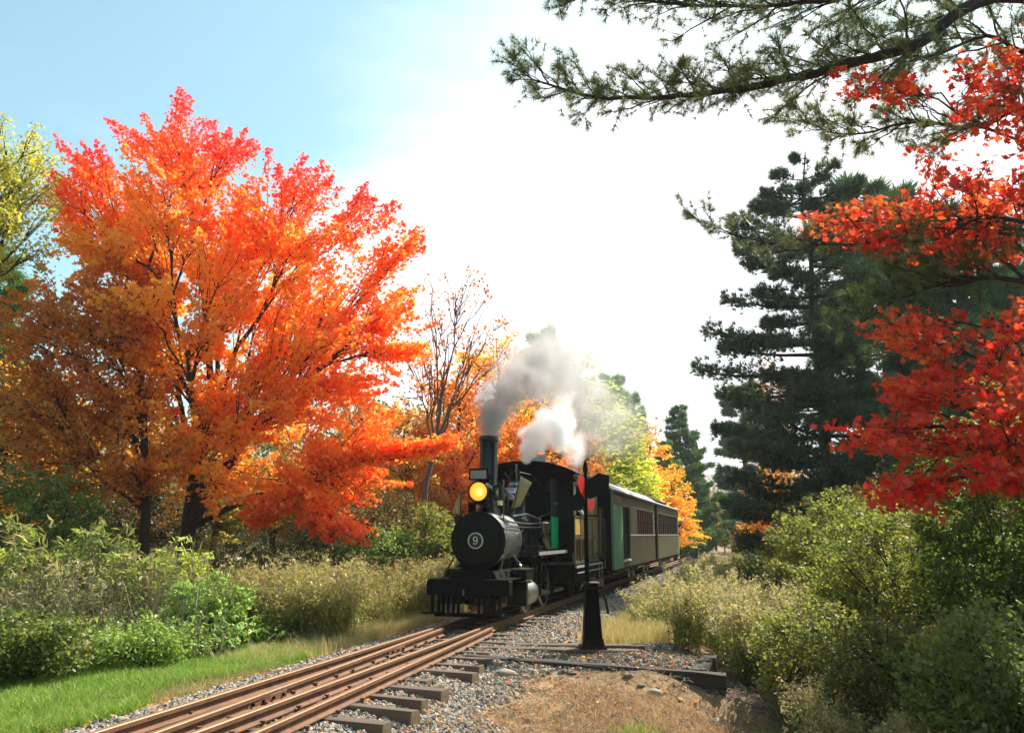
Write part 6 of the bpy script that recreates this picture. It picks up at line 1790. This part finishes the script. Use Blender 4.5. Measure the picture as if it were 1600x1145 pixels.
# larger stones along the front timber
for px, py, r, lab in ((787, 1052, 0.135, 'largest grey boulder, at the left end of the front timber'), (832, 1049, 0.075, 'flat pale stone right of the grey boulder'), (850, 1048, 0.065, 'tan stone leaning on the front timber, right of the flat pale one'),
                       (818, 1049, 0.05, 'small pale stone tight against the big boulder'), (982, 1053, 0.065, 'round pale stone left of the upright one under the timber'), (997, 1059, 0.06, 'small upright stone under the long timber'), (1015, 1068, 0.08, 'long sloping stone right of the small upright one'),
                       (967, 1080, 0.07, 'lone tan stone in the dry grass before the timber'), (895, 1050, 0.05, 'low stone half sunk under the middle of the front timber'), (1102, 1098, 0.10, 'stone in shade below the support block')):
    Yb = 9.7
    for _ in range(25):
        p = P(px, py, Yb); zz = gz1(p.x, Yb) + r * 0.25
        Yb += (p.z - zz) * 3.0 if abs(p.z - zz) > 0.004 else 0
        Yb = min(max(Yb, 6), 10.3)
    me = stone_mesh('stone', R.randint(0, 9999), M['stone'], 2)
    for v in me.vertices: v.co *= 1
    me.shade_smooth()
    o = bpy.data.objects.new('stone', me); COL.objects.link(o)
    o.location = (p.x, Yb, gz1(p.x, Yb) + r * 0.2); o.scale = (r, r * 0.8, r * 0.85); o.rotation_euler = (0, 0, R.gauss(0, 0.3))
    tag(o, lab, 'stone')

# ------------------------------------------------------------------ smoke and steam: real volumes
def plume(name, label, blobs, dens, col, aniso, nscale, lo, hi, absorb=None, pad=1.25):
    """blobs: list of (x,y,z,r) in world; density = soft union of balls x noise"""
    c0_ = Vector(blobs[0][:3])
    o = None
    import bmesh
    bm = bmesh.new()
    for b in blobs:
        mtx = Matrix.Translation(Vector(b[:3]) - c0_) @ Matrix.Scale(b[3] * pad, 4)
        bmesh.ops.create_icosphere(bm, subdivisions=2, radius=1, matrix=mtx)
    me = bpy.data.meshes.new(name); bm.to_mesh(me); bm.free()
    o = bpy.data.objects.new(name, me); COL.objects.link(o); o.location = c0_
    # merge into one closed skin
    rm_ = o.modifiers.new('remesh', 'REMESH'); rm_.mode = 'VOXEL'; rm_.voxel_size = 0.16
    dg = bpy.context.evaluated_depsgraph_get()
    em = bpy.data.meshes.new_from_object(o.evaluated_get(dg)); o.modifiers.clear(); o.data = em
    em.materials.clear()
    m, n, l = new_mat(name)
    n.remove(n['Principled BSDF'])
    pv = n.new('ShaderNodeVolumePrincipled')
    pv.inputs['Color'].default_value = (*col, 1); pv.inputs['Anisotropy'].default_value = aniso
    if absorb: pv.inputs['Absorption Color'].default_value = (*absorb, 1)
    tc = n.new('ShaderNodeTexCoord')
    acc = None
    nz0 = n.new('ShaderNodeTexNoise'); nz0.inputs['Scale'].default_value = nscale * 0.6; nz0.inputs['Detail'].default_value = 6
    l.new(tc.outputs['Object'], nz0.inputs['Vector'])
    wv = n.new('ShaderNodeVectorMath'); wv.operation = 'MULTIPLY_ADD'
    wv.inputs[1].default_value = (0.9, 0.9, 0.9)
    l.new(nz0.outputs['Color'], wv.inputs[0])
    sb = n.new('ShaderNodeVectorMath'); sb.operation = 'SUBTRACT'; sb.inputs[1].default_value = (0.45, 0.45, 0.45)
    l.new(tc.outputs['Object'], sb.inputs[0]); l.new(sb.outputs['Vector'], wv.inputs[2])
    for b in blobs:
        d = n.new('ShaderNodeVectorMath'); d.operation = 'DISTANCE'
        d.inputs[1].default_value = Vector(b[:3]) - c0_
        l.new(wv.outputs['Vector'] if b[3] > 0.3 else tc.outputs['Object'], d.inputs[0])
        mr = n.new('ShaderNodeMapRange'); mr.interpolation_type = 'SMOOTHSTEP'
        mr.inputs['From Min'].default_value = b[3]; mr.inputs['From Max'].default_value = b[3] * 0.3
        mr.inputs['To Max'].default_value = b[4] if len(b) > 4 else 1
        l.new(d.outputs['Value'], mr.inputs['Value'])
        if acc is None: acc = mr.outputs['Result']
        else:
            mx = n.new('ShaderNodeMath'); mx.operation = 'MAXIMUM'
            l.new(acc, mx.inputs[0]); l.new(mr.outputs['Result'], mx.inputs[1]); acc = mx.outputs['Value']
    nz = n.new('ShaderNodeTexNoise'); nz.inputs['Scale'].default_value = nscale; nz.inputs['Detail'].default_value = 8; nz.inputs['Roughness'].default_value = 0.6
    l.new(tc.outputs['Object'], nz.inputs['Vector'])
    r2 = n.new('ShaderNodeMapRange'); r2.inputs['From Min'].default_value = lo; r2.inputs['From Max'].default_value = hi
    l.new(nz.outputs['Fac'], r2.inputs['Value'])
    mu = n.new('ShaderNodeMath'); mu.operation = 'MULTIPLY'; l.new(acc, mu.inputs[0]); l.new(r2.outputs['Result'], mu.inputs[1])
    md_ = n.new('ShaderNodeMath'); md_.operation = 'MULTIPLY'; md_.inputs[1].default_value = dens; l.new(mu.outputs['Value'], md_.inputs[0])
    l.new(md_.outputs['Value'], pv.inputs['Density'])
    l.new(pv.outputs['Volume'], n['Material Output'].inputs['Volume'])
    em.materials.append(m)
    o['label'] = label; o['kind'] = 'stuff'; o['category'] = 'smoke' if 'smoke' in name else 'steam'
    return o


def bl(px, py, Y, r, k=1.0):
    p = P(px, py, Y); return (p.x, p.y, p.z, r, k)


plume('smoke_plume', 'grey smoke billowing from the smokestack and thinning up to the right',
      [bl(768, 680, 13.83, 0.2, 6.0), bl(766, 662, 13.9, 0.30, 5.5), bl(770, 640, 14.0, 0.4, 3.0), bl(785, 618, 14.2, 0.52, 1.8), bl(805, 598, 14.4, 0.65, 1.1), bl(830, 575, 14.9, 0.8, 0.75), bl(862, 560, 15.6, 0.95, 0.42), bl(890, 595, 17.6, 1.15, 0.3), bl(925, 640, 18.4, 1.2, 0.2), bl(965, 665, 19.0, 1.1, 0.13)],
      8.0, (0.70, 0.68, 0.68), 0.45, 2.2, 0.38, 0.68)
plume('steam_plume', 'dense bright white steam jetting up from the steam dome behind the stack',
      [bl(822, 716, 15.42, 0.14, 2.5), bl(827, 702, 15.45, 0.24, 2.2), bl(838, 684, 15.5, 0.38, 2), bl(866, 668, 15.7, 0.50, 1.8), bl(850, 655, 15.7, 0.34, 1.2), bl(880, 632, 15.9, 0.34, 0.5), bl(893, 702, 16.0, 0.40, 0.4)],
      9.0, (0.9998, 0.9996, 0.9992), 0.5, 3.2, 0.30, 0.56)

# ------------------------------------------------------------------ dead stalks and bits on the dry ground
bits = []
for i in range(4):
    V, Fs, C = [], [], []
    mbb = MB()
    for k in range(5):
        a = R.uniform(0, 6.28); x, y = R.gauss(0, .05), R.gauss(0, .05); l_ = R.uniform(0.04, 0.13)
        mbb.tube([(x, y, 0.008), (x + math.cos(a) * l_ * .5, y + math.sin(a) * l_ * .5, 0.02 + R.random() * 0.02), (x + math.cos(a) * l_, y + math.sin(a) * l_, 0.006)], 0.0022, 3, cap=False)
    bits.append(mesh_of('dead_stalk', mbb, (M['twig'], M['bark_grey'], M['tieend'], M['twig'])[i]))
pts = spots(2600, (-1.5, 5), (4.8, 11.5), lambda X, Y: (dist(X, Y) > 1.3) & (dist(X, Y) < 5) & inview(X, Y))
scatter_plants('dead_stalks', pts, bits, 0.6, 1.3, 0.1)

# ------------------------------------------------------------------ air
hz = obj('haze', MB().box((-1200, -1200, -3), (1200, 1200, 24)), None)
hz['kind'] = 'stuff'
hm, hn, hl_ = new_mat('thin_autumn_haze')
hn.remove(hn['Principled BSDF'])
hp = hn.new('ShaderNodeVolumePrincipled')
hp.inputs['Color'].default_value = (0.86, 0.93, 1.0, 1)
hp.inputs['Density'].default_value = 0.0005
hp.inputs['Anisotropy'].default_value = 0.3
hl_.new(hp.outputs['Volume'], hn['Material Output'].inputs['Volume'])
hz.data.materials.append(hm)
